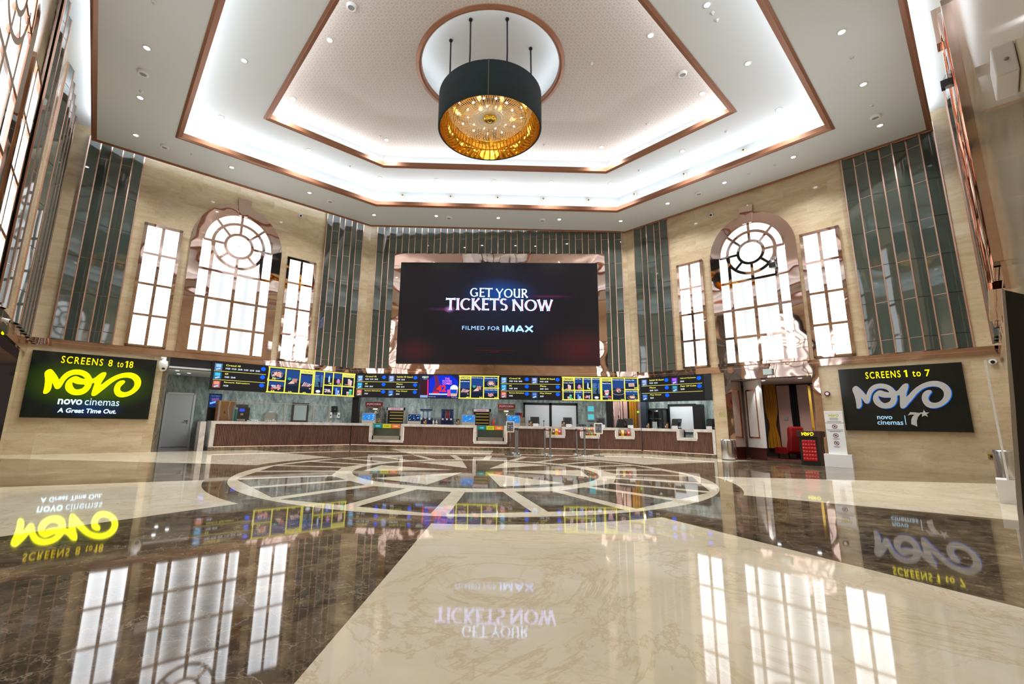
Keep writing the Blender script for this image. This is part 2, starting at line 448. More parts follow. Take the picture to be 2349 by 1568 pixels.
def copy_tree(o, loc_mw=None):
    c = o.copy(); COL.objects.link(c)
    if loc_mw is not None: c.matrix_world = loc_mw
    for ch in [x for x in bpy.data.objects if x.parent == o]:
        d = ch.copy(); COL.objects.link(d); d.parent = c
        for g in [x for x in bpy.data.objects if x.parent == ch]:
            e = g.copy(); COL.objects.link(e); e.parent = d
    return c
ORD = ['first', 'second', 'third', 'fourth', 'fifth', 'sixth', 'seventh', 'eighth', 'ninth', 'tenth', 'eleventh', 'twelfth']

# lettering -------------------------------------------------------
_tc = {}
def glyphs(body, bold=0.0, spacing=1.0, shear=0.0):
    key = (body, bold, spacing, shear)
    if key in _tc: return _tc[key]
    cu = bpy.data.curves.new('lettering', 'FONT'); cu.body = body; cu.offset = bold; cu.space_character = spacing; cu.shear = shear; cu.resolution_u = 3
    ob = bpy.data.objects.new('lettering', cu); COL.objects.link(ob)
    dg = bpy.context.evaluated_depsgraph_get(); me = ob.evaluated_get(dg).to_mesh()
    vs = [(v.co.x, v.co.y) for v in me.vertices]; fs = [tuple(p.vertices) for p in me.polygons]
    ob.evaluated_get(dg).to_mesh_clear(); bpy.data.objects.remove(ob); bpy.data.curves.remove(cu)
    _tc[key] = (vs, fs); return vs, fs
def text(mb, body, x0, z0, x1, z1, y, m, bold=0.0, spacing=1.0, shear=0.0):
    """lettering fitted into the rectangle x0..x1, z0..z1 on the plane y"""
    vs, fs = glyphs(body, bold, spacing, shear)
    if not vs: return
    a0 = min(v[0] for v in vs); a1 = max(v[0] for v in vs); b0 = min(v[1] for v in vs); b1 = max(v[1] for v in vs)
    kx = (x1-x0)/(a1-a0); kz = (z1-z0)/(b1-b0)
    mb.add([(x0+(v[0]-a0)*kx, y, z0+(v[1]-b0)*kz) for v in vs], fs, m)
NOVO_O = [(0.02, 0.0113), (0.0235, 0.0646), (0.0219, 0.1311), (0.0139, 0.1974), (0.0, 0.2559), (0.001, 0.2821), (0.0186, 0.3098), (0.0463, 0.3251), (0.0656, 0.3126), (0.0978, 0.2717), (0.126, 0.2287), (0.1472, 0.1851), (0.1639, 0.2355), (0.1956, 0.2876), (0.236, 0.3218), (0.2848, 0.3401), (0.3367, 0.3409), (0.3916, 0.324), (0.4348, 0.2886), (0.4622, 0.24), (0.4699, 0.2273), (0.497, 0.2467), (0.5274, 0.2885), (0.5535, 0.3184), (0.5765, 0.3283), (0.5979, 0.3286), (0.6052, 0.3109), (0.5971, 0.2665), (0.5744, 0.2093), (0.5614, 0.1493), (0.5857, 0.1707), (0.6327, 0.2295), (0.6932, 0.2862), (0.7631, 0.3283), (0.837, 0.3485), (0.8959, 0.3438), (0.9449, 0.3191), (0.9795, 0.2806), (1.0, 0.2245), (0.9953, 0.1583), (0.9669, 0.0993), (0.9215, 0.0479), (0.862, 0.0125), (0.8066, 0.0), (0.7611, 0.0112), (0.728, 0.0491), (0.7132, 0.0999), (0.7148, 0.1478), (0.7332, 0.1971), (0.7698, 0.2295), (0.8007, 0.2358), (0.8179, 0.2258), (0.8177, 0.2031), (0.8015, 0.1818), (0.7806, 0.1482), (0.7749, 0.1197), (0.7854, 0.0883), (0.8162, 0.0701), (0.8541, 0.0723), (0.8955, 0.099), (0.9223, 0.1413), (0.9314, 0.1868), (0.9229, 0.227), (0.8969, 0.2619), (0.8593, 0.2769), (0.8142, 0.2782), (0.7651, 0.2654), (0.7187, 0.2361), (0.6696, 0.1845), (0.6228, 0.1219), (0.576, 0.064), (0.5456, 0.0232), (0.5184, 0.0039), (0.4975, 0.0051), (0.4883, 0.0201), (0.4904, 0.0783), (0.4996, 0.1412), (0.5026, 0.1844), (0.4716, 0.172), (0.4712, 0.1315), (0.459, 0.0919), (0.4357, 0.048), (0.3937, 0.0149), (0.3433, 0.0045), (0.297, 0.0096), (0.2569, 0.0338), (0.2265, 0.0698), (0.2146, 0.1143), (0.2166, 0.1599), (0.2358, 0.2032), (0.2652, 0.236), (0.2971, 0.2524), (0.3239, 0.2461), (0.3586, 0.2257), (0.4033, 0.2183), (0.3844, 0.2494), (0.3524, 0.2701), (0.3108, 0.2782), (0.2716, 0.2711), (0.2355, 0.2451), (0.2074, 0.2048), (0.1899, 0.1504), (0.177, 0.1043), (0.161, 0.0807), (0.1427, 0.0735), (0.1242, 0.0799), (0.1104, 0.1074), (0.0943, 0.1436), (0.0838, 0.1594), (0.0872, 0.0984), (0.0828, 0.0534), (0.0658, 0.0213), (0.0439, 0.0053)]
NOVO_H = [(0.2762, 0.178), (0.3044, 0.1601), (0.346, 0.15), (0.4096, 0.1521), (0.4025, 0.1192), (0.3831, 0.091), (0.3393, 0.0744), (0.309, 0.0863), (0.2873, 0.1192), (0.2774, 0.149)]
def chaikin(pts, n=1):
    for _ in range(n):
        q = []
        for i in range(len(pts)):
            a, b = pts[i], pts[(i+1) % len(pts)]
            q += [(a[0]*.75+b[0]*.25, a[1]*.75+b[1]*.25), (a[0]*.25+b[0]*.75, a[1]*.25+b[1]*.75)]
        pts = q
    return pts
_lo, _lh = chaikin(NOVO_O), chaikin(NOVO_H)
_lt = tessellate_polygon([[Vector((p[0], p[1], 0)) for p in _lo], [Vector((p[0], p[1], 0)) for p in _lh]])
def novo(mb, x0, z0, wdt, hgt, y, m, depth=0.0, side=None):
    kz = hgt/.3485; P = _lo+_lh; n = len(P)
    mb.add([(x0+p[0]*wdt, y, z0+p[1]*kz) for p in P], [tuple(t) for t in _lt], m)
    if depth:
        vs = [(x0+p[0]*wdt, yy, z0+p[1]*kz) for yy in (y, y+depth) for p in P]; fs = []
        o = 0
        for L in (len(_lo), len(_lh)):
            fs += [(o+i, o+(i+1) % L, n+o+(i+1) % L, n+o+i) for i in range(L)]; o += L
        mb.add(vs, fs, side or m)

# ================================================================== THE SHELL
# ---- floor: dark emperador with cream inlays round the medallion
MC = Vector((-0.33, 11.0)); MSY = 1.075; MROT = math.radians(2.0)
def mp(theta, r):
    """medallion polar: theta in degrees from the direction towards the entrance, positive to the left"""
    t = math.radians(theta)+MROT
    return (MC.x-r*math.sin(t), MC.y-MSY*r*math.cos(t))
fl = MB()
fl.sheet([(-22, -4), (22, -4), (22, 30), (-22, 30)], 0, DARK)
walls_poly = [CLc.xy, Vector((-6.14, 19.3)), Vector((6.05, 19.3)), CRc.xy, Vector((-.76, -1.5))]
def clip(poly, a, b):
    """keep the part of poly on the left of a->b"""
    out = []
    for i in range(len(poly)):
        p, q = Vector(poly[i]), Vector(poly[(i+1) % len(poly)])
        f = lambda v: (b.x-a.x)*(v.y-a.y)-(b.y-a.y)*(v.x-a.x)
        fp, fq = f(p), f(q)
        if fp >= 0: out.append(tuple(p))
        if fp*fq < 0: t = fp/(fp-fq); out.append(tuple(p.lerp(q, t)))
    return out
for k in range(6):
    t0, t1 = 30+60*k, 60+60*k
    inner = [mp(t0+(t1-t0)*i/16, 5.40) for i in range(17)]
    pl = inner+[mp(t1, 26), mp((t0+t1)/2, 27), mp(t0, 26)]
    W = walls_poly; n = len(W)
    # clip against convex hull of the hall (ordered clockwise -> use reversed edges)
    for i in range(n):
        pl = clip(pl, W[(i+1) % n], W[i])
        if len(pl) < 3: break
    if len(pl) >= 3: fl.sheet(pl, .0008, CREAM)
def ring(r0, r1, z, m, seg=120):
    vs = [(*mp(360*i/seg, r), z) for i in range(seg) for r in (r0, r1)]
    fl.add(vs, [(2*i, 2*i+1, 2*((i+1) % seg)+1, 2*((i+1) % seg)) for i in range(seg)], m)
vs = [(*mp(360*i/120, 5.03), .0008) for i in range(120)]; fl.add(vs, [tuple(range(120))], CREAM)
for k in range(24):                      # dark panels between the spokes
    c = 15*k+7.5
    def edge(r30, t):                    # 12-sided outline with its corners on multiples of 30 degrees
        return r30*math.cos(math.radians(15))/math.cos(math.radians((t % 30)-15))
    pts = []
    for rr in (4.92, 3.25):
        h = math.degrees(.11/rr)
        a, b = c-7.5+h, c+7.5-h
        pts.append([mp(a, edge(rr, a)), mp(b, edge(rr, b))])
    fl.sheet([pts[0][0], pts[0][1], pts[1][1], pts[1][0]], .0016, DARK)
vs = [(*mp(360*i/96, 2.80), .0016) for i in range(96)]; fl.add(vs, [tuple(range(96))], DARK)
for k in range(6):
    c = 30+60*k
    fl.sheet([mp(c-15, 2.58), mp(c+15, 2.58), mp(c+7, .60), mp(c-7, .60)] if False else [mp(c-15.5, 2.6), mp(c+15.5, 2.6), mp(c, .55)], .0024, CREAM)
floor = struct(fl.build('floor'))

# ---- walls
ZB0, ZB1 = 3.14, 3.36
def wall(name, F, parts, m=BEIGE):
    b = MB()
    for p in parts: b.box(*p)
    return struct(b.build(name, None, m, F))
# left diagonal wall (x = -t): upper part, lower stretch with the sign
wall('wall_left', F=FL, parts=[(-TC-.3, -.739, 0, .3, ZB0, 10.6), (-TC-.3, -7.69, 0, .3, 0, ZB0)])
wall('wall_right', F=FR, parts=[(.695, TC+.3, 0, .3, ZB0, 10.6), (3.95, 4.42, 0, .3, 0, ZB0), (7.28, TC+.3, 0, .3, 0, ZB0), (4.42, 7.28, .02, .3, 2.85, ZB0)])
wall('wall_back', F=FB, parts=[(-5.95, 5.90, 0, .3, ZB0, 10.6)])
# left side wall (x = -k): opening below the band from k 0.95 to 6.5
wall('wall_left_side', F=FSL, parts=[(-19.5, 0, 0, .3, 2.87, 10.6), (-.95, .25, 0, .3, 0, 2.87), (-19.5, -6.5, 0, .3, 0, 2.87)])
wall('wall_right_side', F=FSR, parts=[(-.2, 20, 0, .3, 0, 10.6)])
# what lies behind the left side opening
wall('wall_corridor', F=FSL, parts=[(-9, .2, 2.2, 2.4, 0, 3.0), (-9, .2, .3, 2.4, 2.87, 3.0)])
b = MB(); b.box(-.96, -.93, -.01, 1.2, 0, 2.87); b.box(-6.5, -.95, -.01, .3, 2.84, 2.87); struct(b.build('trim_1', None, COPPER, FSL))

# copper bands round the hall
def band(name, F, x0, x1, z0, z1, d):
    b = MB(); b.box(x0, x1, -d, .02, z0, z1, COPPER); b.box(x0, x1, -d-.004, -d, (z0+z1)/2-.004, (z0+z1)/2+.004, ROSE); return struct(b.build(name, None, COPPER, F))
band('trim_2', FL, -TC-.02, -.95, ZB0+.01, ZB1, .05)
band('trim_3', FR, .93, TC+.02, ZB0-.04, ZB1-.04, .05)
band('trim_4', FB, -6.2, 6.13, ZB0+.02, ZB1+.02, .22)
band('trim_5', FSL, -19, -.02, 2.87, 3.28, .05)
band('trim_6', FSR, .02, 8.8, 2.92, 3.30, .05)

# ---- ceiling
def ringz(b, P, Q, z, m):
    n = len(P); vs = [(*p, z) for p in P]+[(*q, z) for q in Q]
    b.add(vs, [(i, (i+1) % n, n+(i+1) % n, n+i) for i in range(n)], m)
def skirt(b, P, z0, z1, m):
    n = len(P); vs = [(*p, z0) for p in P]+[(*p, z1) for p in P]
    b.add(vs, [(i, (i+1) % n, n+(i+1) % n, n+i) for i in range(n)], m)
PBo, PCo = offset(PB, .50), offset(PC, .42)
PAi = offset(PA, -.55); PW = offset(PA, 2.6)
b = MB()
ringz(b, PA, PB, ZA, WHITE); skirt(b, PA, ZA, ZA+.12, WHITE); skirt(b, PB, ZA, ZA+.12, WHITE); ringz(b, PA, PB, ZA+.12, WHITE)      # lowest layer
skirt(b, PBo, ZA+.12, ZC+.01, WHITE); ringz(b, PBo, PC, ZC+.01, WHITE); skirt(b, PC, ZC, ZC+.12, WHITE); ringz(b, PCo, PC, ZC+.12, WHITE)
skirt(b, PCo, ZC+.12, ZD, WHITE)
skirt(b, PAi, ZA+.12, ZCOVE, WHITE)
ringz(b, PW, PAi, ZCOVE, WHITE)                                                                                              # cove over the wall heads
b.sheet([(-22, -5), (22, -5), (22, 26), (-22, 26)], 12.6, WHITE)
seg = 72
circ = lambda r, z=None: [(CIR.x+r*math.cos(2*PI*k/seg), CIR.y+r*math.sin(2*PI*k/seg))+(() if z is None else (z,)) for k in range(seg)]
hole = circ(2.11)
flat = [tuple(p) for p in PCo]+hole
tr = tessellate_polygon([[Vector((*p, 0)) for p in PCo], [Vector((*p, 0)) for p in hole]])
b.add([(*p, ZD) for p in flat], [tuple(t) for t in tr], PAPER)
vs = circ(2.11, ZD)+circ(2.11, ZD+.1)+circ(2.42, ZD+.1)+circ(2.42, ZDOME)
fs = [(j*seg+k, j*seg+(k+1) % seg, (j+1)*seg+(k+1) % seg, (j+1)*seg+k) for j in range(3) for k in range(seg)]
b.add(vs, fs, WHITE); b.add(circ(2.42, ZDOME), [tuple(range(seg))], WHITE)
ceiling = struct(b.build('ceiling'))
for k in range(8):                         # LED strip behind the rim of the round recess
    a0, a1 = 2*PI*k/8, 2*PI*(k+1)/8; q = lambda a: Vector((CIR.x+2.28*math.cos(a), CIR.y+2.28*math.sin(a)))
    am = (a0+a1)/2; strip(q(a0), q(a1), ZD+.13, 3.0, Vector((math.cos(am), math.sin(am))), .5)

def moulding(name, P, z, wid, hgt, m=BRONZE):
    """stepped bronze moulding along a closed polygon; P = its inner/outer edge line, wid inward"""
    b = MB(); Q = [P, offset(P, -wid*.35), offset(P, -wid*.45), offset(P, -wid)]
    prof = [(0, hgt), (0, -.02), (1, -.045), (2, -.03), (3, -.01), (3, hgt)]
    n = len(P); vs = [(*Q[i][j], z+dz) for i, dz in prof for j in range(n)]
    k = len(prof)
    fs = [(a*n+j, a*n+(j+1) % n, ((a+1) % k)*n+(j+1) % n, ((a+1) % k)*n+j) for a in range(k) for j in range(n)]
    return struct(b.add(vs, fs, m).build(name))
moulding('trim_7', offset(PA, .03), ZA, .135, .14)
moulding('trim_8', offset(PB, .02), ZA, .17, .14)
moulding('trim_9', offset(PC, .02), ZC, .16, .14)
b = MB(); b.lathe([(2.03, ZD+.1), (2.03, ZD-.02), (2.07, ZD-.05), (2.12, ZD-.045), (2.13, ZD-.03), (2.185, ZD-.025), (2.20, ZD), (2.20, ZD+.02)], BRONZE, 96, CIR.x, CIR.y, False)
struct(b.build('trim_10'))

# ---- pleated smoked-glass panels with copper strips
def pleats(name, label, F, x0, x1, z0, z1, cols, y0=-.02, depth=.10, joint=1.14, phase=0, z0s=None, flip=0):
    """zigzag panel; z0s(x) = lower edge for a column (for the surround over the screen)"""
    root = thing(name, label, 'wall panel', F, ((x0+x1)/2, y0, z0))
    ox, oz = -(x0+x1)/2, -z0
    g = MB(); wdt = (x1-x0)/cols
    for k in range(cols):
        a, c = x0+k*wdt, x0+(k+1)*wdt
        zl = z0s((a+c)/2) if z0s else z0
        d0, d1 = (0, depth) if (k+flip) % 2 else (depth, 0)
        joints = [zl]; zz = z1-.62
        if phase: zz -= phase*((k % 3)*.13)
        while zz > zl+.15: joints.append(zz); zz -= joint
        joints = sorted(joints)+[z1]
        for i in range(len(joints)-1):
            p, q = joints[i]+.009, joints[i+1]-.009
            g.add([(a+ox, -d0, p+oz), (c+ox, -d1, p+oz), (c+ox, -d1, q+oz), (a+ox, -d0, q+oz)], [(0, 1, 2, 3)], SMOKE)
        g.add([(a+ox, .006-d0, zl+oz), (c+ox, .006-d1, zl+oz), (c+ox, .006-d1, z1+oz), (a+ox, .006-d0, z1+oz)], [(0, 1, 2, 3)], ROSE if k % 2 else BLACKM)
        g.add([(a+ox, .02, z1+oz), (a+ox, -d0, z1+oz), (c+ox, -d1, z1+oz), (c+ox, .02, z1+oz)], [(0, 1, 2, 3)], BLACKM)
    g.build('glass', root)
    for k in range(cols+1):
        a = x0+k*wdt; zl = z0s(a-.01 if k else a+.01) if z0s else z0
        if z0s: zl = min(z0s(a-.05), z0s(a+.05))
        d = (depth if k % 2 == 0 else 0) if not flip else (0 if k % 2 == 0 else depth)
        MB().box(a+ox-.016, a+ox+.016, -d-.012, -d+.02, zl+oz, z1+oz, ROSE).build('copper_strip', root)
    return root
ZP = 10.05
pleats('pleated_cladding', 'tall pleated smoked glass panel above the lit yellow sign, left of the left windows', FL, -10.71, -9.272, ZB1, ZP, 5)
pleats('pleated_cladding', 'tall pleated smoked glass panel between the left windows and the giant screen wall', FL, -2.857, -1.175, ZB1, ZP, 6, phase=1)
pleats('pleated_cladding', 'pleated smoked glass panel between the giant screen wall and the right windows', FR, 1.134, 2.654, ZB1-.04, ZP, 5, phase=1)
pleats('pleated_cladding', 'wide pleated smoked glass panel above the black sign, right of the right windows', FR, 8.581, 10.747, ZB1-.04, ZP, 7)
pleats('pleated_cladding', 'pleated smoked glass panel on left side wall next to the hall corner', FSL, -3.25, -.12, 3.28, ZP+.35, 10, flip=1)
pleats('pleated_cladding', 'narrow pleated smoked glass panel beside the far left arched window', FSL, -6.25, -4.75, 3.28, ZP+.35, 5)
pleats('pleated_cladding', 'pleated smoked glass panel on right side wall seen edge on', FSR, .5, 2.0, 3.30, ZP+.2, 5)
sx = lambda x: .23+(x-.23)*.975
def zlow(x): return 8.73 if -4.72 < x < 4.83 else ZB1+.02
pleats('pleated_cladding', 'smoked glass pleats framing the giant black screen on three sides', FB, sx(-5.72), sx(5.74), ZB1+.02, ZP, 38, z0s=zlow, depth=.08)

# ---- backlit windows
def add_pane(mb, cols, x0, x1, z0, z1, y, amp, nx=12):
    vs = []; fs = []
    for i in range(nx+1):
        u = i/nx; k = 1-amp+amp*min(1, (abs(2*u-1))**2.6*1.1)
        for z in (z0, z1): vs.append((x0+(x1-x0)*u, y, z)); cols.append(k)
    fs = [(2*i, 2*i+2, 2*i+3, 2*i+1) for i in range(nx)]
    mb.add(vs, fs, WINDOW)
def color_attr(o, cols):
    ca = o.data.color_attributes.new('pane', 'FLOAT_COLOR', 'POINT')
    for i, k in enumerate(cols): ca.data[i].color = (k, k, k, 1)
FRAMEM = COPPER
def narrow_window(name, F, x0, x1, z0, z1):
    r = sthing(name, F, ((x0+x1)/2, 0, z0)); h = (x1-x0)/2; H = z1-z0
    f = MB(); t = .10
    for a in ((-h, -h+t, 0, H), (h-t, h, 0, H), (-h, h, H-t, H), (-h, h, 0, t*.6)): f.box(a[0], a[1], -.10, 0, a[2], a[3], FRAMEM)
    f.build('frame', r)
    g = MB(); cols = []
    for i in range(4):
        for j in range(2):
            add_pane(g, cols, (-h+t)*(1-j), (h-t)*j, H*i/4 + (.03 if i == 0 else 0), H*(i+1)/4-(.05 if i == 3 else 0), -.035, .35)
    o = g.build('pane', r); color_attr(o, cols)
    MB().box(-.045, .045, -.075, -.03, .03, H-.05, FRAMEM).build('mullion', r)
    for i in (1, 2, 3): MB().box(-h+t*.8, h-t*.8, -.07, -.03, H*i/4-.04, H*i/4+.04, FRAMEM).build('transom', r)
    return r
def arch_window(name, F, cx, z0, zs, hw, fw_, key=True):
    """hw = half width of the glass, zs = springing height, fw_ = width of the copper surround"""
    r = sthing(name, F, (cx, 0, z0)); S = zs-z0
    H = hw*1.06
    f = MB()
    for s in (-1, 1): f.box(min(s*hw, s*(hw+fw_)), max(s*hw, s*(hw+fw_)), -.10, 0, 0, S, FRAMEM)
    f.arc(0, S, hw+fw_/2, fw_, 0, 180, -.10, 0, FRAMEM, 40, 1.06)
    f.box(-hw-fw_, hw+fw_, -.16, 0, -.04, .07, FRAMEM)
    f.build('copper_surround', r)
    k = MB(); zt = S+(hw+fw_)*1.06
    k.prism([(-.15, S+hw*1.06-.05), (.15, S+hw*1.06-.05), (.24, zt+.28), (-.24, zt+.28)], -.17, 0, FRAMEM); k.build('keystone', r)
    g = MB(); cols = []
    xs = [-hw, -hw*.70, 0, hw*.70, hw]; zr = [0, .98, 2.01, 3.06]
    rc = hw*.73; rcz = S
    for i in range(3):
        for j in range(4): add_pane(g, cols, xs[j], xs[j+1], zr[i]+.02, zr[i+1], -.035, .87 if j in (1, 2) else .6)
    for j in range(4): add_pane(g, cols, xs[j], xs[j+1], zr[3], S, -.035, .5)
    n = 36; rad = [0, .18, .35, .6, .85, 1.0]
    bx = len(g.v)
    vs = []
    for q in rad:
        for i in range(n+1):
            a = PI*i/n; vs.append((hw*q*math.cos(a), -.035, S+H*q*math.sin(a))); cols.append(.10+.90*min(1, (q/.42)**2) if q < .43 else .9)
    g.add(vs, [(q*(n+1)+i, q*(n+1)+i+1, (q+1)*(n+1)+i+1, (q+1)*(n+1)+i) for q in range(5) for i in range(n)], WINDOW)
    # lower half of the round light lies over the rectangular panes, a few millimetres proud
    vs = []
    for q in rad[:4]:
        for i in range(n+1):
            a = PI+PI*i/n; vs.append((rc*.5*q/.6*math.cos(a), -.038, S+rc*.5*q/.6*math.sin(a))); cols.append(.10+.90*min(1, (q/.42)**2) if q < .43 else .9)
    g.add(vs, [(q*(n+1)+i, q*(n+1)+i+1, (q+1)*(n+1)+i+1, (q+1)*(n+1)+i) for q in range(3) for i in range(n)], WINDOW)
    o = g.build('pane', r); color_attr(o, cols)
    y0, y1 = -.085, -.03
    MB().arc(0, S, rc, .105, 0, 360, y0, y1, FRAMEM, 64).build('round_bar', r)
    MB().arc(0, S, rc*.53, .10, 0, 360, y0, y1, FRAMEM, 48).build('round_bar', r)
    for a in range(0, 360, 45):
        t = math.radians(a); e = 1.0 if a <= 180 else .73/1.0
        ro = hw*.99 if a <= 180 else rc
        p = (rc*.53*math.cos(t), S+rc*.53*math.sin(t)); q = (ro*math.cos(t), S+ro*(1.05 if a <= 180 and a not in (0, 180) else 1)*math.sin(t))
        MB().bar(p, q, .09, y0+.006, y1, FRAMEM).build('glazing_bar', r)
    for x in (xs[1], xs[3]): MB().box(x-.055, x+.055, y0+.01, y1, 0, S, FRAMEM).build('mullion', r)
    MB().box(-.055, .055, y0+.01, y1, 0, S-rc, FRAMEM).build('mullion', r)
    for z in zr[1:]: MB().box(-hw, hw, y0+.012, y1, z-.045, z+.045, FRAMEM).build('transom', r)
    MB().arc(0, S, hw-.02, .07, 0, 180, y0, y1, FRAMEM, 40, 1.06).build('rim', r)
    return r
narrow_window('window_1', FL, -8.98, -7.877, ZB1+.03, 7.63)
arch_window('window_2', FL, -6.075, ZB1+.02, 7.55, 1.19, .34)
narrow_window('window_3', FL, -4.30, -3.145, ZB1+.03, 7.63)
narrow_window('window_4', FR, 2.945, 3.97, ZB1, 7.60)
arch_window('window_5', FR, 5.69, ZB1-.02, 7.42, 1.08, .33)
narrow_window('window_6', FR, 7.217, 8.288, ZB1, 7.60)
narrow_window('window_7', FSL, -7.65, -6.55, 3.31, 7.65)
arch_window('window_8', FSL, -9.5, 3.30, 7.6, 1.19, .34)
narrow_window('window_9', FSL, -12.4, -11.35, 3.31, 7.65)
narrow_window('window_10', FSR, 2.9, 3.95, 3.33, 7.65)
arch_window('window_11', FSR, 5.7, 3.32, 7.5, 1.15, .36)
narrow_window('window_12', FSR, 7.45, 8.5, 3.33, 7.65)

# ================================================================== CHANDELIER
CH = Vector((-0.185, 11.71)); CZ0, CZ1, CRr = 9.45, 10.48, 1.39; CSC = 1.078
ch = thing('chandelier', 'huge dark teal drum chandelier with gold lining hung from the round ceiling recess', 'chandelier', ID, (CH.x, CH.y, CZ0))
ch.scale = (CSC, CSC, CSC); HD = (ZDOME-CZ0)/CSC
H = .96
b = MB(); b.lathe([(CRr-.05, 0), (CRr-.02, -.012), (CRr, .01), (CRr, H), (CRr-.03, H+.01), (CRr-.05, H)], VELVET, 72, cap=False); drum = b.build('drum_shade', ch)
b = MB(); b.lathe([(CRr-.052, .004), (CRr-.052, H-.02), (1e-4, H-.02)], GOLDM, 72, cap=False); b.build('gold_lining', ch)
b = MB(); b.box(-.012, .012, -CRr-.006, -CRr+.01, .0, H, mat('seam_thread', (.12, .11, .06), .6)); b.build('seam', drum)
for (x, y) in ((-1.08, -.42), (-.50, -1.05), (.44, -1.05), (1.10, -.12), (.95, .75), (.0, 1.18), (-.95, .72)):
    b = MB(); b.tube([(x, y, H-.03), (x+.01, y, H+.55), (x, y, HD)], .022, BLACKM, 8); b.lathe([(.05, HD-.03), (.05, HD-.002)], BLACKM, 12, x, y); b.build('suspension_rod', ch)
b = MB()
b.lathe([(.02, .335), (.04, .30), (.10, .30), (.17, .335), (.185, .38), (.12, .41), (.05, .42)], GOLD, 28); fin = b.build('finial', ch)
b = MB(); b.lathe([(.03, .288), (.03, .30)], BLACKM, 12); b.build('finial_cap', fin)
b = MB(); b.arc(0, 0, .985, .02, 0, 360, -.01, .01, GOLD, 64)
ringm = MB(); ringm.lathe([(.97, .34), (.99, .34), (.99, .36), (.97, .36), (.97, .34)], GOLD, 64, cap=False); ringm.build('bead_ring', ch)
st0 = None
NS = 98
for k in range(NS):
    a = 2*PI*k/NS
    if st0 is None:
        path = [(.16, .395), (.30, .36), (.48, .335), (.66, .325), (.82, .33), (.98, .35), (1.06, .42), (1.12, .56), (1.17, .75), (1.19, .93)]
        sm = []
        for i in range(len(path)-1):
            for q in range(5):
                t = q/5; sm.append((path[i][0]*(1-t)+path[i+1][0]*t, 0, path[i][1]*(1-t)+path[i+1][1]*t))
        st0 = MB(); st0.tube(sm, [.0125 if i % 2 else .007 for i in range(len(sm))], CRYSTAL, 5, caps=False); st0 = st0.build('bead_strand', ch); o = st0
    else: o = st0.copy(); COL.objects.link(o)
    o.rotation_euler.z = a
bulb = None
BULB = em((1.0, .90, .75), 14)
pos = [(.34, 9), (.62, 12), (.88, 13)]
for r, n in pos:
    for k in range(n):
        a = 2*PI*k/n+r*3
        if bulb is None: bulb = MB(); bulb.ball((0, 0, 0), .027, BULB, 10); bulb = bulb.build('bulb', ch); o = bulb
        else: o = bulb.copy(); COL.objects.link(o)
        o.location = (r*math.cos(a), r*math.sin(a), .45+.10*r)
l = bpy.data.lights.new('chandelier_glow', 'POINT'); l.energy = 10; l.color = (1, .85, .62); l.shadow_soft_size = .25
o = bpy.data.objects.new('chandelier_glow', l); o.parent = ch; o.location = (0, 0, .62); COL.objects.link(o)

# ================================================================== CEILING FITTINGS
LENS = em((.92, .97, 1.0), 14)
def downlight_proto():
    r = thing('downlight', 'x', 'downlight')
    b = MB(); b.lathe([(.062, .012), (.066, -.006), (.095, -.008), (.098, .004)], WHITE, 20, cap=False); b.build('trim_ring', r)
    b = MB(); b.disc((0, 0, -.001), .063, 'z', .006, LENS, 16); b.build('lens', r)
    return r
DP = [None]
def downlights(pts, z, where, group):
    n = len(pts)
    for i, (x, y) in enumerate(pts):
        mw = Matrix.Translation((x, y, z-.004))
        if DP[0] is None: DP[0] = downlight_proto(); o = DP[0]; o.matrix_world = mw
        else: o = copy_tree(DP[0], mw)
        side = ORD[i]+' from the left end' if i < n/2 else (ORD[n-1-i]+' from the right end')
        o['label'] = 'small round downlight in %s, %s' % (where, side); o['group'] = group
        l = bpy.data.lights.new('downlight_beam', 'SPOT'); l.energy = 110*ROOM_W; l.spot_size = math.radians(120); l.spot_blend = .8; l.color = (.95, .98, 1.0); l.shadow_soft_size = .06
        lo = bpy.data.objects.new('downlight_beam', l); lo.location = (x, y, z-.03); COL.objects.link(lo)
downlights([(-8.34, 9.0), (-9.84, 10.65), (-11.3, 12.28), (-9.31, 14.09), (-7.29, 15.86), (-5.28, 17.74), (-2.62, 17.83), (0.03, 18.01), (2.65, 18.15), (5.31, 18.3), (6.74, 16.73), (8.2, 15.17), (9.65, 13.6), (11.13, 12.04), (9.41, 10.41), (7.72, 8.82)], ZA, 'the outer lowest ceiling ring', 'downlights of the outer ceiling ring')
downlights([(-6.88, 10.41), (-8.93, 12.68), (-6.82, 14.48), (-4.72, 16.36), (-2.45, 16.52), (-0.14, 16.63), (2.16, 16.72), (4.56, 16.83), (6.56, 14.65), (8.64, 12.52), (6.76, 10.71), (4.91, 8.96)], ZC+.01, 'the middle ceiling ring', 'downlights of the middle ceiling ring')
downlights([(-4.62, 10.54), (-6.68, 12.79), (-4.15, 14.99), (3.92, 15.50), (6.47, 12.72), (4.16, 10.53)], ZD, 'the wallpapered ceiling centre', 'downlights of the wallpapered ceiling')
for x, y, z in ((-6.9, 7.3, ZA), (-5.4, 5.7, ZA), (-3.9, 4.1, ZA), (6.1, 7.2, ZA), (4.5, 5.6, ZA), (2.9, 4.0, ZA), (-.5, 3.6, ZA), (-4.9, 8.2, ZC), (-3.2, 6.4, ZC), (3.2, 6.8, ZC), (-.2, 5.6, ZC), (-1.5, 2.2, ZA), (.6, 2.2, ZA)):  # further ring downlights out of view, beams alone, added to brighten the front floor
    l = bpy.data.lights.new('downlight_beam', 'SPOT'); l.energy = 32*ROOM_W; l.spot_size = math.radians(120); l.spot_blend = .8; l.color = (.95, .98, 1.0); l.shadow_soft_size = .06
    lo = bpy.data.objects.new('downlight_beam', l); lo.location = (x, y, z-.03); COL.objects.link(lo)
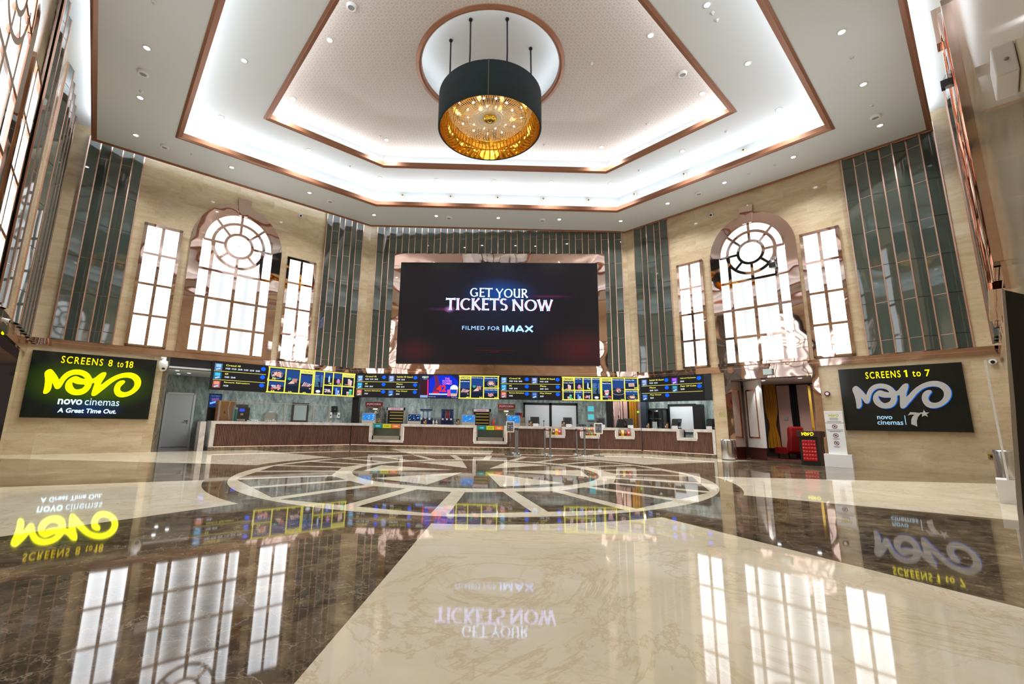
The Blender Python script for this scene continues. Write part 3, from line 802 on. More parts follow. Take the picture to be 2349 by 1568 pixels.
SP = [None]
def speakers(pts, z, where):
    n = len(pts)
    for i, (x, y) in enumerate(pts):
        mw = Matrix.Translation((x, y, z))
        if SP[0] is None:
            r = thing('ceiling_speaker', 'x', 'speaker')
            b = MB(); b.lathe([(.13, 0), (.125, -.05), (.09, -.075), (.075, -.05)], WHITEP, 24, cap=False); b.build('housing', r)
            b = MB(); b.disc((0, 0, -.056), .08, 'z', .01, GREYP, 20); b.build('grille', r)
            SP[0] = r; o = r; o.matrix_world = mw
        else: o = copy_tree(SP[0], mw)
        o['group'] = 'surface mounted ceiling speakers'
        o['label'] = 'small round white ceiling speaker in %s, %s' % (where, ORD[i]+' from the left' if i <= n//2 else ORD[n-1-i]+' from the right')
speakers([(-9.03, 9.75), (-10.8, 12.85), (-6.7, 16.49), (-2.09, 17.95), (1.92, 18.18), (7.6, 15.9), (10.68, 11.64)], ZA, 'the outer ceiling ring')
speakers([(-3.67, 9.52), (5.53, 11.88)], ZD, 'the wallpapered ceiling centre')
NZ = [None]
def sprinklers(pts, z, where):
    n = len(pts)
    for i, (x, y) in enumerate(pts):
        mw = Matrix.Translation((x, y, z))
        if NZ[0] is None:
            b = MB(); b.lathe([(.05, 0), (.05, -.012), (.03, -.014), (.02, -.04), (.03, -.045), (.001, -.05)], WHITEP, 16, cap=False)
            NZ[0] = tag(b.build('sprinkler', mw=mw), 'x', 'sprinkler'); o = NZ[0]
        else: o = NZ[0].copy(); COL.objects.link(o); o.matrix_world = mw
        o['group'] = 'ceiling sprinklers'
        o['label'] = 'tiny pale sprinkler cap in %s, %s' % (where, ORD[i]+' from the left' if i <= n//2 else ORD[n-1-i]+' from the right')
sprinklers([(-7.26, 7.83), (-9.62, 10.41), (-10.2, 13.29), (8.75, 14.58), (9.3, 14.02), (10.23, 11.19), (8.47, 9.53)], ZA, 'the outer ceiling ring')
sprinklers([(-5.66, 15.52), (5.41, 15.88), (7.57, 13.58), (5.31, 9.36), (5.12, 9.17)], ZC+.01, 'the middle ceiling ring')
sprinklers([(-4.33, 14.77), (1.75, 15.35), (5.21, 14.18), (2.75, 11.46)], ZD, 'the wallpapered ceiling')
# ball nozzles on the upright face of the middle cove
pl1 = [(PBo[1].lerp(PBo[2], (x+5.35)/10.7)) for x in (-4.15, -2.06, 0, 2.01, 4.0)]
pl2 = [PBo[2].lerp(PBo[3], t) for t in (.10, .36, .62, .90)]
e1 = (PBo[2]-PBo[1]).normalized(); e2 = (PBo[3]-PBo[2]).normalized()
NB = [None]
for i, (p, e) in enumerate([(p, e1) for p in pl1]+[(p, e2) for p in pl2]):
    ang = math.atan2(e.y, e.x); mw = Matrix.Translation((p.x, p.y, ZA+.74)) @ Matrix.Rotation(ang, 4, 'Z')
    if NB[0] is None:
        r = thing('air_nozzle', 'x', 'air vent'); M = Matrix.Rotation(PI/2, 4, 'X')
        b = MB(); b.arc(0, 0, .085, .035, 0, 360, -.03, -.002, mat('ivory_plastic', (.62, .57, .46), .5), 24); b.build('rim', r)
        b = MB(); b.ball((0, -.03, 0), .066, mat('ivory_plastic', (.62, .57, .46), .5), 14); b.build('ball', r)
        b = MB(); b.disc((0, -.099, -.012), .03, 'y', .012, BLACKM, 14); b.build('outlet', r)
        NB[0] = r; o = r; o.matrix_world = mw
    else: o = copy_tree(NB[0], mw)
    o['group'] = 'ball jet nozzles of the middle cove'
    o['label'] = 'ivory ball air nozzle on the %s face of the middle cove, %s from the left' % (('back', ORD[i]) if i < 5 else ('right', ORD[i-5]))

# ================================================================== GIANT SCREEN
b = MB(); b.box(-4.72, 4.83, -.05, -.01, ZB1+.02, 8.73, COPPER); struct(b.build('trim_11', None, COPPER, FB))
SXC, SZ0, SW, SH = 0.045, 3.63, 8.83, 4.61
scr = thing('giant_screen', 'giant black LED screen reading GET YOUR TICKETS NOW above the counter', 'screen', FB, (SXC, -.10, SZ0))
b = MB(); b.box(-SW/2, SW/2, 0, .05, 0, SH, BLACK); b.build('cabinet', scr)
b = MB(); b.box(-SW/2, SW/2, -.10, 0, 0, SH, SCREEN); b.build('display', scr)
# letters with flared strokes
def flare(mb, p, q, w0, m, y, w1=None, x0=0, z0=0, k=1.0, kx=1.0, e=.5):
    """stroke from p to q whose ends flare like a serif"""
    w1 = w1 or w0
    p, q = Vector(p), Vector(q); d = (q-p); L = d.length; d.normalize(); n = Vector((-d.y, d.x))
    st = [(0, 1+e), (.07, 1+e*.35), (.2, 1.0), (.5, .95), (.8, 1.0), (.93, 1+e*.35), (1, 1+e)]
    a = [p+d*L*t+n*(w0*s/2) for t, s in st]; c = [p+d*L*t-n*(w0*s/2) for t, s in st]
    vs = [(x0+v.x*k*kx, y, z0+v.y*k) for v in a+c]; nn = len(st)
    mb.add(vs, [(i, i+1, nn+i+1, nn+i) for i in range(nn-1)], m)
def bow(mb, c, rx, rz, a0, a1, w0, m, y, x0=0, z0=0, k=1.0, kx=1.0, thin=.55):
    """curved stroke, thick at the sides and thinner at top and bottom"""
    n = 28; vs = []
    for i in range(n+1):
        t = math.radians(a0+(a1-a0)*i/n); s = w0*(thin+(1-thin)*abs(math.cos(t)))
        if abs(a1-a0) < 350 and i in (0, n): s *= 1.35
        for sg in (-.5, .5):
            vs.append((x0+(c[0]+(rx+s*sg)*math.cos(t))*k*kx, y, z0+(c[1]+(rz+s*sg*.9)*math.sin(t))*k))
    mb.add(vs, [(2*i, 2*i+1, 2*i+3, 2*i+2) for i in range(n)], m)
WD = {'G': .86, 'E': .60, 'T': .74, 'Y': .76, 'O': .94, 'U': .74, 'R': .70, 'I': .30, 'C': .80, 'K': .74, 'S': .60, 'N': .86, 'W': 1.10, ' ': .34}
def letter(mb, ch_, x, z, k, kx, m, y, grow=0.0):
    s = .138+grow; t = .092+grow
    F = lambda p, q, w=s, e=.55: flare(mb, p, q, w, m, y, None, x, z, k, kx, e)
    B = lambda c, rx, rz, a0, a1, w=s: bow(mb, c, rx, rz, a0, a1, w, m, y, x, z, k, kx)
    if ch_ == 'G': B((.44, .5), .36, .45, 48, 300); F((.72, .46), (.72, .10)); F((.55, .44), (.78, .44), t, .2)
    elif ch_ == 'E': F((.16, 0), (.16, 1)); F((.12, .95), (.58, .95), t); F((.16, .52), (.50, .52), t); F((.12, .055), (.60, .055), t)
    elif ch_ == 'T': F((.37, 0), (.37, .97)); F((.0, .93), (.74, .93), t+.02, .6)
    elif ch_ == 'Y': F((.38, 0), (.38, .52)); F((.38, .46), (.04, 1), t+.02); F((.38, .46), (.72, 1), t)
    elif ch_ == 'O': B((.47, .5), .37, .45, 0, 360)
    elif ch_ == 'U': F((.12, .30), (.12, 1)); B((.36, .34), .24, .30, 180, 360); F((.60, 0.02), (.60, 1))
    elif ch_ == 'R': F((.15, 0), (.15, 1)); B((.30, .74), .24, .22, -90, 90); F((.13, .955), (.34, .955), t, .2); F((.15, .52), (.34, .52), t, .2); F((.30, .50), (.66, .02))
    elif ch_ == 'I': F((.15, 0), (.15, 1))
    elif ch_ == 'C': B((.46, .5), .38, .45, 50, 310)
    elif ch_ == 'K': F((.14, 0), (.14, 1)); F((.16, .46), (.60, 1), t); F((.26, .56), (.70, 0.02))
    elif ch_ == 'S': B((.30, .74), .20, .22, 40, 262); B((.30, .265), .22, .235, -140, 92)
    elif ch_ == 'N': F((.12, 0), (.12, 1), t+.02); F((.10, .98), (.74, .03), s); F((.74, .0), (.74, 1), t)
    elif ch_ == 'W': F((.04, 1), (.30, .03), s); F((.30, .03), (.54, .95), t); F((.54, .95), (.78, .03), s); F((.78, .03), (1.04, 1), t)
def word(mb, body, x0, x1, z0, z1, m, y, grow=0.0, track=.05):
    tot = sum(WD[c] for c in body)+track*(len(body)-1); k = z1-z0; kx = (x1-x0)/(tot*k); x = x0
    for c in body:
        if c != ' ': letter(mb, c, x, z0, k, kx, m, y, grow)
        x += (WD[c]+track)*k*kx
X = lambda wx: wx-SXC
Zs = lambda wz: wz-SZ0
LB1, LB2, LB3, LB4 = em((.42, .62, 1.0), 3.6), em((.20, .26, .85), 2.7), em((.50, .60, 1.0), 3.4), em((.20, .36, .85), 2.7)
PK = em((.9, .10, .35), .8)
yy = -.104
b = MB(); word(b, 'GET', X(-1.20), X(-.20), Zs(6.64), Zs(7.05), LB1, yy); word(b, 'YOUR', X(-.05), X(1.37), Zs(6.61), Zs(7.02), LB1, yy); b.build('lettering', scr)
b = MB()
for shift, m_, g_, dy in ((.03, PK, .0, 0), (0, LB3, .024, -.003), (0, LB2, -.045, -.006)):
    word(b, 'TICKETS', X(-2.27)+shift, X(.47)+shift, Zs(6.03), Zs(6.57), m_, yy+dy, g_)
    word(b, 'NOW', X(.67)+shift, X(2.46)+shift, Zs(6.01), Zs(6.53), m_, yy+dy, g_)
b.build('lettering', scr)
b = MB()
text(b, 'FILMED', X(-1.51), Zs(5.14), X(-.52), Zs(5.31), yy, LB4, 0, 1.15); text(b, 'FOR', X(-.38), Zs(5.13), X(.14), Zs(5.30), yy, LB4, 0, 1.15)
def strokes(b, L, x0, z0, kx_, kz_, w, y, m):
    for (p, q) in L: b.bar((x0+p[0]*kx_, z0+p[1]*kz_), (x0+q[0]*kx_, z0+q[1]*kz_), w, y, y+.002, m)
zx = Zs(5.07); kz_ = .27
for gl, x_, k_ in (([((0, 0), (0, 1))], .30, .1), ([((0, 0), (0, 1)), ((0, 1), (.5, .1)), ((.5, .1), (1, 1)), ((1, 1), (1, 0))], .43, .30), ([((0, 0), (.5, 1)), ((.5, 1), (1, 0)), ((.22, .3), (.78, .3))], .86, .32), ([((0, 0), (1, 1)), ((0, 1), (1, 0))], 1.26, .32)): strokes(b, gl, X(x_), zx, k_, kz_, .075, yy, LB4); b.build('lettering', scr)
b = MB(); text(b, 'IMAX IS A REGISTERED TRADEMARK OF IMAX CORPORATION', X(-.9), Zs(4.22), X(.75), Zs(4.255), yy, em((.5, .02, .03), .35)); text(b, 'ALL RIGHTS RESERVED', X(-.3), Zs(4.15), X(.12), Zs(4.185), yy, em((.5, .02, .03), .35)); b.build('small_print', scr)

# ================================================================== NOVO SIGNS
def one(b, x, z0, z1, y, m):
    h = z1-z0; b.add([(x-.018, y, z0), (x+.018, y, z0), (x+.018, y, z1), (x-.008, y, z1), (x-.05, y, z1-.16*h), (x-.05, y, z1-.30*h), (x-.018, y, z1-.21*h)], [(0, 1, 2, 3, 6), (3, 4, 5, 6)], m)
sg = thing('wall_sign', 'lit black sign reading SCREENS 8 to 18 with a big glowing yellow script logo', 'sign', FL, (-9.53, -.09, 1.04))
w_, h_ = 2.96, 1.94; o_ = -.0
b = MB(); b.box(-w_/2, w_/2, 0, .09, 0, h_, SIGNGLOW); b.build('sign_box', sg)
xs_ = lambda t: -t+9.53
zz_ = lambda z: z-1.04
b = MB(); text(b, 'SCREENS', xs_(10.37), zz_(2.66), xs_(9.41), zz_(2.875), -.012, em((1, .72, .0), 1.5), .008, 1.25); text(b, '8', xs_(9.28), zz_(2.66), xs_(9.18), zz_(2.875), -.012, em((1, .72, .0), 1.5), .008)
text(b, 'to', xs_(9.06), zz_(2.66), xs_(8.91), zz_(2.83), -.012, em((1, .72, .0), 1.5), .008, 1.25); one(b, xs_(8.815), zz_(2.66), zz_(2.875), -.012, em((1, .72, .0), 1.5)); text(b, '8', xs_(8.76), zz_(2.66), xs_(8.66), zz_(2.875), -.012, em((1, .72, .0), 1.5), .008); b.build('lettering', sg)
b = MB(); novo(b, xs_(10.667), zz_(1.714), 2.282, .795, -.05, em((1, 1, 0), 3.2), .05, em((.8, 1, 0), 3.2)); b.build('script_logo', sg)
b = MB(); text(b, 'novo', xs_(10.27), zz_(1.44), xs_(9.73), zz_(1.60), -.012, em((.55, .85, 1), 2.2), .018); text(b, 'cinemas', xs_(9.67), zz_(1.44), xs_(8.85), zz_(1.645), -.012, em((.45, .75, 1), 2.0), -.004); b.build('lettering', sg)
b = MB(); text(b, 'A Great Time Out.', xs_(10.24), zz_(1.20), xs_(8.89), zz_(1.335), -.012, em((.55, .85, 1), 2.2), .018, 1.0, .1); b.build('slogan', sg)

sg = thing('wall_sign', 'unlit looking black sign reading SCREENS 1 to 7 with a big grey script logo', 'sign', FR, (9.13, -.09, 1.09))
w_, h_ = 2.665, 1.85
b = MB(); b.box(-w_/2, w_/2, 0, .09, 0, h_, SIGN); b.build('sign_box', sg)
xs_ = lambda t: t-9.13
zz_ = lambda z: z-1.09
GL = mat('pale_grey_acrylic', (.42, .42, .41), .45); YL = em((1, .86, .0), 1.5); BLU = em((.0, .16, .9), .9); CY = em((.45, .75, .95), .8)
b = MB(); text(b, 'SCREENS', xs_(8.44), zz_(2.61), xs_(9.22), zz_(2.81), -.012, YL, .008, 1.25); one(b, xs_(9.345), zz_(2.61), zz_(2.81), -.012, YL)
text(b, 'to', xs_(9.47), zz_(2.61), xs_(9.64), zz_(2.77), -.012, YL, .008, 1.2); text(b, '7', xs_(9.73), zz_(2.60), xs_(9.83), zz_(2.79), -.012, YL, .008); b.build('lettering', sg)
b = MB(); novo(b, xs_(8.09), zz_(1.715), 2.09, .755, -.05, GL, .045, BLU); b.build('script_logo', sg)
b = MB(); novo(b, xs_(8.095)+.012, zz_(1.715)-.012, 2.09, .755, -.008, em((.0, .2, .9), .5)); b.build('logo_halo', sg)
b = MB(); text(b, 'novo', xs_(8.57), zz_(1.42), xs_(8.905), zz_(1.515), -.012, CY, .02); text(b, 'cinemas', xs_(8.56), zz_(1.265), xs_(9.12), zz_(1.395), -.012, CY, .012); b.box(xs_(9.165), xs_(9.18), -.012, -.002, zz_(1.27), zz_(1.53), CY); b.build('lettering', sg)
b = MB()
sv = [(9.30, 1.62), (9.40, 1.615), (9.53, 1.585), (9.50, 1.56), (9.44, 1.48), (9.405, 1.36), (9.40, 1.22), (9.34, 1.26), (9.285, 1.285), (9.30, 1.42), (9.34, 1.51), (9.385, 1.545), (9.32, 1.555), (9.24, 1.53)]
b.prism([(xs_(p), zz_(q)) for p, q in sv], -.03, 0, GL)
star = []
for k in range(10):
    r_ = .105 if k % 2 == 0 else .045; a = PI/2+k*PI/5; star.append((xs_(9.585)+r_*math.cos(a), zz_(1.575)+r_*math.sin(a)))
b.prism(star, -.03, 0, GL); b.build('seven_star_emblem', sg)

# ================================================================== CONCESSION: ROOM BEHIND THE COUNTER
DP_L, DP_R, YBK = 3.0, 2.6, 22.5
# outline of the back wall of the concession in world x,y
pL0 = (FL @ Vector((-7.75, DP_L, 0))).xy; pL1 = (FL @ Vector((.15, DP_L, 0))).xy
pR0 = (FR @ Vector((-.2, DP_R, 0))).xy; pR1 = (FR @ Vector((4.42, DP_R, 0))).xy
wall('wall_concession_left', F=FL, parts=[(-7.75, .45, DP_L, DP_L+.15, 0, 3.1)], m=GREEN)
wall('wall_concession_end', F=FL, parts=[(-7.85, -7.69, 0, DP_L+.1, 0, 3.14)], m=GREEN)
wall('wall_concession_back', F=ID, parts=[(-8.2, 5.40, YBK, YBK+.15, 0, 3.1), (7.35, 8.9, YBK, YBK+.15, 0, 3.1)], m=GREEN)
wall('wall_concession_right', F=FR, parts=[(-.15, 4.42, DP_R, DP_R+.15, 0, 3.1)], m=GREEN)
wall('wall_pillar', F=FR, parts=[(4.0, 4.40, .3, DP_R, 0, 3.14)], m=GREEN)
b = MB()
q = [(FL @ Vector((-7.8, .02, 0))).xy, (FL @ Vector((-1.0, .02, 0))).xy, Vector((6.05, 19.34)), (FR @ Vector((4.2, .02, 0))).xy, (FR @ Vector((4.4, DP_R+.1, 0))).xy, Vector((8.9, 22.6)), Vector((-8.6, 22.8)), (FL @ Vector((-7.8, DP_L+.1, 0))).xy]
b.prismz([tuple(p) for p in q], 2.78, 2.84, WHITE); struct(b.build('ceiling_concession'))
# dark fascia over the counters that the menu screens hang on
b = MB(); b.box(-7.69, -1.03, .03, .12, 2.76, ZB0+.02, BLACKM); struct(b.build('trim_12', None, BLACKM, FL))
b = MB(); b.box(-6.1, 6.05, .06, .14, 2.76, ZB0+.06, BLACKM); struct(b.build('trim_13', None, BLACKM, FM))
b = MB(); b.box(1.03, 3.95, .03, .12, 2.76, ZB0, BLACKM); struct(b.build('trim_14', None, BLACKM, FR))
for (x, y, r_) in ((-9.6, 17.9, .74), (-7.4, 20.0, .74), (-4.2, 21.0, 0), (-.6, 21.0, 0), (3.0, 21.0, 0), (6.6, 20.9, -.8), (8.0, 19.4, -.8)):
    area('concession_light', (x, y, 2.76), 1.6, 48, (0, 0, r_), (.93, .98, 1.0), .5)
for i, (x, y) in enumerate([(-7.35, .9), (-6.9, 1.6), (-7.15, 2.3)]):
    p = FL @ Vector((x, y, 2.776)); o = copy_tree(DP[0], Matrix.Translation(p))
    o['label'] = 'small round downlight over the white door passage, ' + ['nearest the hall', 'middle one of three', 'nearest the door wall'][i]; o['group'] = 'downlights over the white door'
# white door
d = sthing('door_1', FL, (-6.885, DP_L-.01, 0))
DW = mat('white_door_leaf', (.66, .68, .69), .4)
b = MB()
for a in ((-.50, -.43, 0, 2.10), (.43, .50, 0, 2.10), (-.50, .50, 2.03, 2.10)): b.box(a[0], a[1], -.06, 0, a[2], a[3], WHITEP)
b.build('door_frame', d)
leaf = MB().box(-.43, .43, -.035, 0, .01, 2.03, DW).build('door_leaf', d)
b = MB(); b.disc((.31, -.05, 1.0), .025, 'y', .02, BLACKM); b.tube([(.31, -.06, 1.0), (.31, -.085, 1.0), (.20, -.085, 1.0)], .011, BLACKM); b.disc((.31, -.045, .92), .02, 'y', .015, BLACKM); b.build('door_handle', leaf)

# pale blue lit panel, black framed white panels
t = thing('wall_light', 'small panel with two pale blue lit squares on the grey marble behind the counter', 'light panel', ID, (4.64, YBK-.02, 1.37))
MB().box(-.20, .20, -.04, .02, -.03, .70, GREYP).build('frame', t)
for z in (.02, .41): MB().box(-.16, .13, -.05, -.04, z, z+.26, em((.13, .62, .70), .85)).build('lit_square', t)
SCRW = mat('grey_white_screen', (.60, .61, .62), .5)
t = thing('roller_screen', 'pair of white roller screens in one black frame behind the counter centre', 'panel', ID, (2.66, YBK-.02, 0))
b = MB()
for a in ((-1.32, -1.25, .0, 2.17), (1.25, 1.32, 0, 2.17), (-.06, .06, 0, 2.17), (-1.32, 1.32, 2.06, 2.17)): b.box(a[0], a[1], -.06, .0, a[2], a[3], BLACK)
b.build('frame', t)
for x in (-1.25, .06): MB().box(x, x+1.19, -.035, -.005, .95, 2.06, SCRW).build('screen_cloth', t)
t = thing('roller_screen', 'single white screen in a thick black frame at the right end behind the counter', 'panel', FR, (1.60, DP_R-.02, 0))
b = MB()
for a in ((-.62, -.55, 0, 2.12), (.50, .62, 0, 2.12), (-.62, .62, 2.04, 2.12)): b.box(a[0], a[1], -.10, 0, a[2], a[3], BLACK)
b.build('frame', t); MB().box(-.55, .50, -.05, -.01, .9, 2.04, SCRW).build('screen_cloth', t)
MB().box(.62, .95, -.3, 0, 0, 2.08, BLACK).build('side_cabinet', t)
# fridge with two glass doors
t = thing('drinks_fridge', 'black two door glass drinks fridge behind the counter left of the single white screen', 'fridge', FR, (.52, DP_R-.55, 0))
b = MB()
for a in ((-.45, -.40), (.34, .45), (-.06, .0)): b.box(a[0], a[1], 0, .5, 0, 1.92, BLACK)
b.box(-.45, .45, 0, .5, 1.84, 1.92, BLACK); b.box(-.45, .45, 0, .5, 0, .2, BLACK); b.box(-.45, .45, .45, .5, 0, 1.9, mat('fridge_inner', (.30, .36, .35), .5)); b.build('cabinet', t)
for x0, x1 in ((-.40, -.06), (0, .34)):
    MB().box(x0, x1, .005, .015, .2, 1.84, GLASS).build('glass_door', t)
    for z in (.6, 1.05, 1.45): MB().box(x0, x1, .05, .42, z, z+.02, STEEL).build('shelf', t)
MB().box(-.1, .1, .2, .201, 1.80, 1.82, em((1, 1, 1), 3)).build('lamp', t)
# black pillar between left and centre counters, dark blue pillar right
struct(MB().box(-6.30, -6.02, 19.75, 20.0, 0, 2.8, BLACK).build('wall_post'))
struct(MB().box(-.05, .22, 1.9, 2.2, 0, 2.8, mat('blue_black_paint', (.012, .018, .03), .5)).build('wall_post_right', None, None, FR))
# corridor seen past the counter: pink doors, gold drape
struct(MB().box(5.40, 5.66, YBK-.05, YBK+.2, 0, 3.1, BLACK).box(5.40, 7.35, YBK+.3, YBK+.4, 0, 3.1, BLACK).build('wall_lobby_back'))
t = sthing('door_2', ID, (6.0, YBK+.1, 0))
for x0, x1 in ((-.28, .02), (.09, .20), (.24, .44)): MB().box(x0, x1, -.03, .02, 0, 2.7, PINK).build('door_leaf', t)
b = MB(); b.tube([(-.24, -.05, .0), (-.24, -.05, 2.5)], .018, ROSE); b.tube([(.03, -.06, .0), (.03, -.06, 2.5)], .018, ROSE); b.build('door_pull', t)
MB().box(-.03, .04, -.05, -.02, 1.5, 1.62, BLACKM).build('lock_plate', t)
def drape(name, label, F, loc, w, h, m=DRAPE, waist=None):
    b = MB(); n = 40; vs = []; rows = 14
    for j in range(rows+1):
        z = h*j/rows; s = 1.0
        if waist: s = 1-.45*math.exp(-((z-waist)/.35)**2)
        for i in range(n+1):
            u = i/n; vs.append(((u-.5)*w*s, .035*math.sin(u*22+.6*math.sin(j*.5)), z))
    b.add(vs, [(j*(n+1)+i, j*(n+1)+i+1, (j+1)*(n+1)+i+1, (j+1)*(n+1)+i) for j in range(rows) for i in range(n)], m, True)
    return tag(b.build(name, None, m, F @ Matrix.Translation(loc)), label, 'curtain')
drape('gold_curtain', 'gold curtain behind the right part of the counter between pink panels', ID, (6.72, YBK+.1, 0.02), .42, 2.72)
MB_ = tag(MB().box(-.05, .05, 0, .02, 0, .09, em((.35, .9, .05), 1)).build('exit_button', mw=Matrix.Translation((6.92, YBK-.02, 1.75))), 'tiny green lit button beside the gold curtain behind the counter', 'button')
MB_ = tag(MB().box(-.14, .14, .03, .05, 0, 2.7, PINK).build('pink_cladding', mw=Matrix.Translation((7.10, YBK+.1, 0))), 'narrow pink wall panel right of the gold curtain behind the counter', 'panel')
area('lobby_light', (6.3, 22.2, 2.75), .8, 14, (0, 0, 0), (1, .85, .75), .3)

# back bar worktop along the concession back wall
tag(MB().box(-6.6, 1.2, 21.6, YBK-.01, .0, .86, mat('bar_cabinet', (.30, .31, .31), .4)).box(-6.6, 1.2, 21.55, YBK-.01, .86, .90, STONE).build('back_counter', bevel=.004), 'long pale topped back counter against the marble behind the centre service counter', 'counter')
tag(MB().box(-6.2, -.2, DP_L-.75, DP_L, 0, .90, mat('bar_cabinet', (.30, .31, .31), .4)).box(-6.2, -.2, DP_L-.8, DP_L, .90, .94, STONE).build('back_counter', None, None, FL, bevel=.004), 'pale topped back counter behind the left service counter with the glass guard', 'counter')

# ================================================================== SERVICE COUNTERS
def counter(name, label, F, x0, x1, insets, ends=(0, 0), depth=.75):
    """insets: (x0, x1, z) stone framed openings in the fluted front"""
    r = thing(name, label, 'counter', F, ((x0+x1)/2, 0, 0)); o = -(x0+x1)/2
    top = MB(); cuts = sorted(insets)
    segs = []; a = x0
    for c in cuts:
        segs.append((a, c[0])); a = c[1]
    segs.append((a, x1))
    for s in segs: top.box(s[0]+o, s[1]+o, -.02, depth, .925, 1.03, STONE)
    for c in cuts:
        t = .12
        top.box(c[0]+o, c[0]+t+o, -.02, .35, c[2], 1.03, STONE); top.box(c[1]-t+o, c[1]+o, -.02, .35, c[2], 1.03, STONE)
        top.box(c[0]+t+o, c[1]-t+o, -.02, .35, c[2], c[2]+.115, STONE)
        top.box(c[0]+o, c[1]+o, .35, depth, .985, 1.03, STONE)
    if ends[0]: top.box(x0+o, x0+.14+o, -.02, depth, .0, .925, STONE)
    if ends[1]: top.box(x1-.10+o, x1+o, -.02, depth, .0, .925, STONE)
    top.build('stone_top', r, bevel=.004)
    fr = MB(); p = .052
    def flutes(a, c, z0, z1):
        n = max(1, round((c-a)/p)); wv = (c-a)/n
        for i in range(n):
            q = a+i*wv
            vs = [(q+o, .03, z), ] if False else None
            pr = [(q, .034), (q+wv*.12, .012), (q+wv*.5, .006), (q+wv*.78, .012), (q+wv*.9, .034), (q+wv, .034)]
            fr.add([(u+o, y, z) for z in (z0, z1) for u, y in pr], [(k, k+1, 7+k, 6+k) for k in range(5)], SLAT)
    aL = x0+(.14 if ends[0] else 0); aR = x1-(.10 if ends[1] else 0)
    a = aL
    for c in cuts:
        flutes(a, c[0], .15, .925); flutes(c[0], c[1], .15, c[2]); a = c[1]
    flutes(a, aR, .15, .925)
    fr.box(aL+o, aR+o, .034, .05, .14, .925 if not cuts else .15, SLAT)
    fr.build('fluted_front', r)
    bd = MB(); a = x0+.02
    for c in cuts: bd.box(a+o, c[0]+.02+o, .05, depth-.05, .02, .93, BLACKM); a = c[1]-.02
    bd.box(a+o, x1-.02+o, .05, depth-.05, .02, .93, BLACKM)
    bd.build('carcass', r)
    led = MB(); led.box(x0+.02+o, x1-.02+o, .004, .03, .128, .142, em((1.0, .66, .5), 1.4)); led.build('led_strip', r)
    lv = MB()
    for c in cuts:
        for q, s in ((c[0], -1), (c[1], 1)): lv.box(min(q, q+s*.008)+o, max(q, q+s*.008)+o, -.004, .004, c[2]+.08, .90, em((1.0, .86, .76), 2.2))
    if cuts: lv.build('led_edge', r)
    MB().box(x0+o, x1+o, -.03, depth-.1, 0, .125, DARK).build('plinth', r)
    return r
K = .9674; kx = lambda x: .23+(x-.23)*K
def kxm(x): return .23+(x-.23)*(19.3/20)
counter('service_counter', 'left service counter with brown fluted front, pale stone top and glass guard on it', FL, -6.24, -1.03, [], (1, 0))
CI = [(kxm(-5.53), kxm(-4.02), .25), (kxm(-.945), kxm(.50), .27), (kxm(2.175), kxm(3.01), .57), (kxm(3.675), kxm(4.49), .57), (kxm(5.17), kxm(5.98), .57)]
counter('service_counter', 'long centre service counter with five stone framed openings in its brown fluted front', FM, -6.12, 6.06, CI)
counter('service_counter', 'right service counter with one empty stone framed opening, ending at the marble pillar', FR, 1.03, 3.94, [(2.50, 3.275, .59)], (0, 1))
tag(MB().box(-6.56, -6.38, .0, .6, 0, 1.0, STONE).build('stone_post', None, None, FL, bevel=.005), 'short pale stone post left of the left service counter', 'post')
# display cases and snack niches in the openings
def case(c, label):
    x0, x1 = c[0]+.12, c[1]-.12; r = thing('display_case', label, 'display case', FM, ((x0+x1)/2, 0, c[2]+.115)); h = (x1-x0)/2; H = 1.02-c[2]-.115
    b = MB()
    for a in ((-h, -h+.05), (h-.05, h)): b.box(a[0], a[1], .0, .34, 0, H, STEEL)
    b.box(-h, h, 0, .34, 0, .16, STEEL); b.box(-h, h, .0, .34, H-.02, H+.015, STEEL); b.build('steel_frame', r)
    MB().box(-h+.05, h-.05, .32, .34, .16, H-.02, mat('case_back', (.20, .24, .22), .25)).build('back_panel', r)
    MB().box(-h+.05, h-.05, .012, .018, .16, H-.02, GLASS).build('glass_front', r)
    w3 = (2*h-.08)/3
    for i, (col, tx, tc) in enumerate((((.0, .24, .23), 'COMBO', (.5, .8, .8)), ((.62, .58, .02), 'MOVIE MIX', (.12, .12, .02)), ((.85, .20, .03), 'COMBO', (1, .75, .5)))):
        b = MB(); x = -h+.04+i*w3; b.box(x+.01, x+w3-.01, -.012, .0, H-.17, H-.01, em(col, .8)); text(b, tx, x+.09, H-.115, x+w3-.09, H-.065, -.014, em(tc, .9), .02); b.build('price_label', r)
    return r
case(CI[0], 'glass display case with teal, yellow and orange labels, left one of two in the counter')
case(CI[1], 'glass display case with teal, yellow and orange labels, right one beside the queue posts')
pk = [em((.75, .42, .02), .55), em((.55, .02, .02), .55), em((.06, .025, .015), .6), em((.6, .12, .03), .6), em((.12, .3, .12), .5), em((.03, .08, .12), .6)]
PKM = [mat('pack_yellow', (.75, .45, .03), .35), mat('pack_red', (.55, .025, .02), .35), mat('pack_brown', (.07, .03, .02), .35), mat('pack_orange', (.70, .16, .04), .35), mat('pack_green', (.25, .42, .2), .35), mat('pack_teal', (.04, .12, .16), .35)]
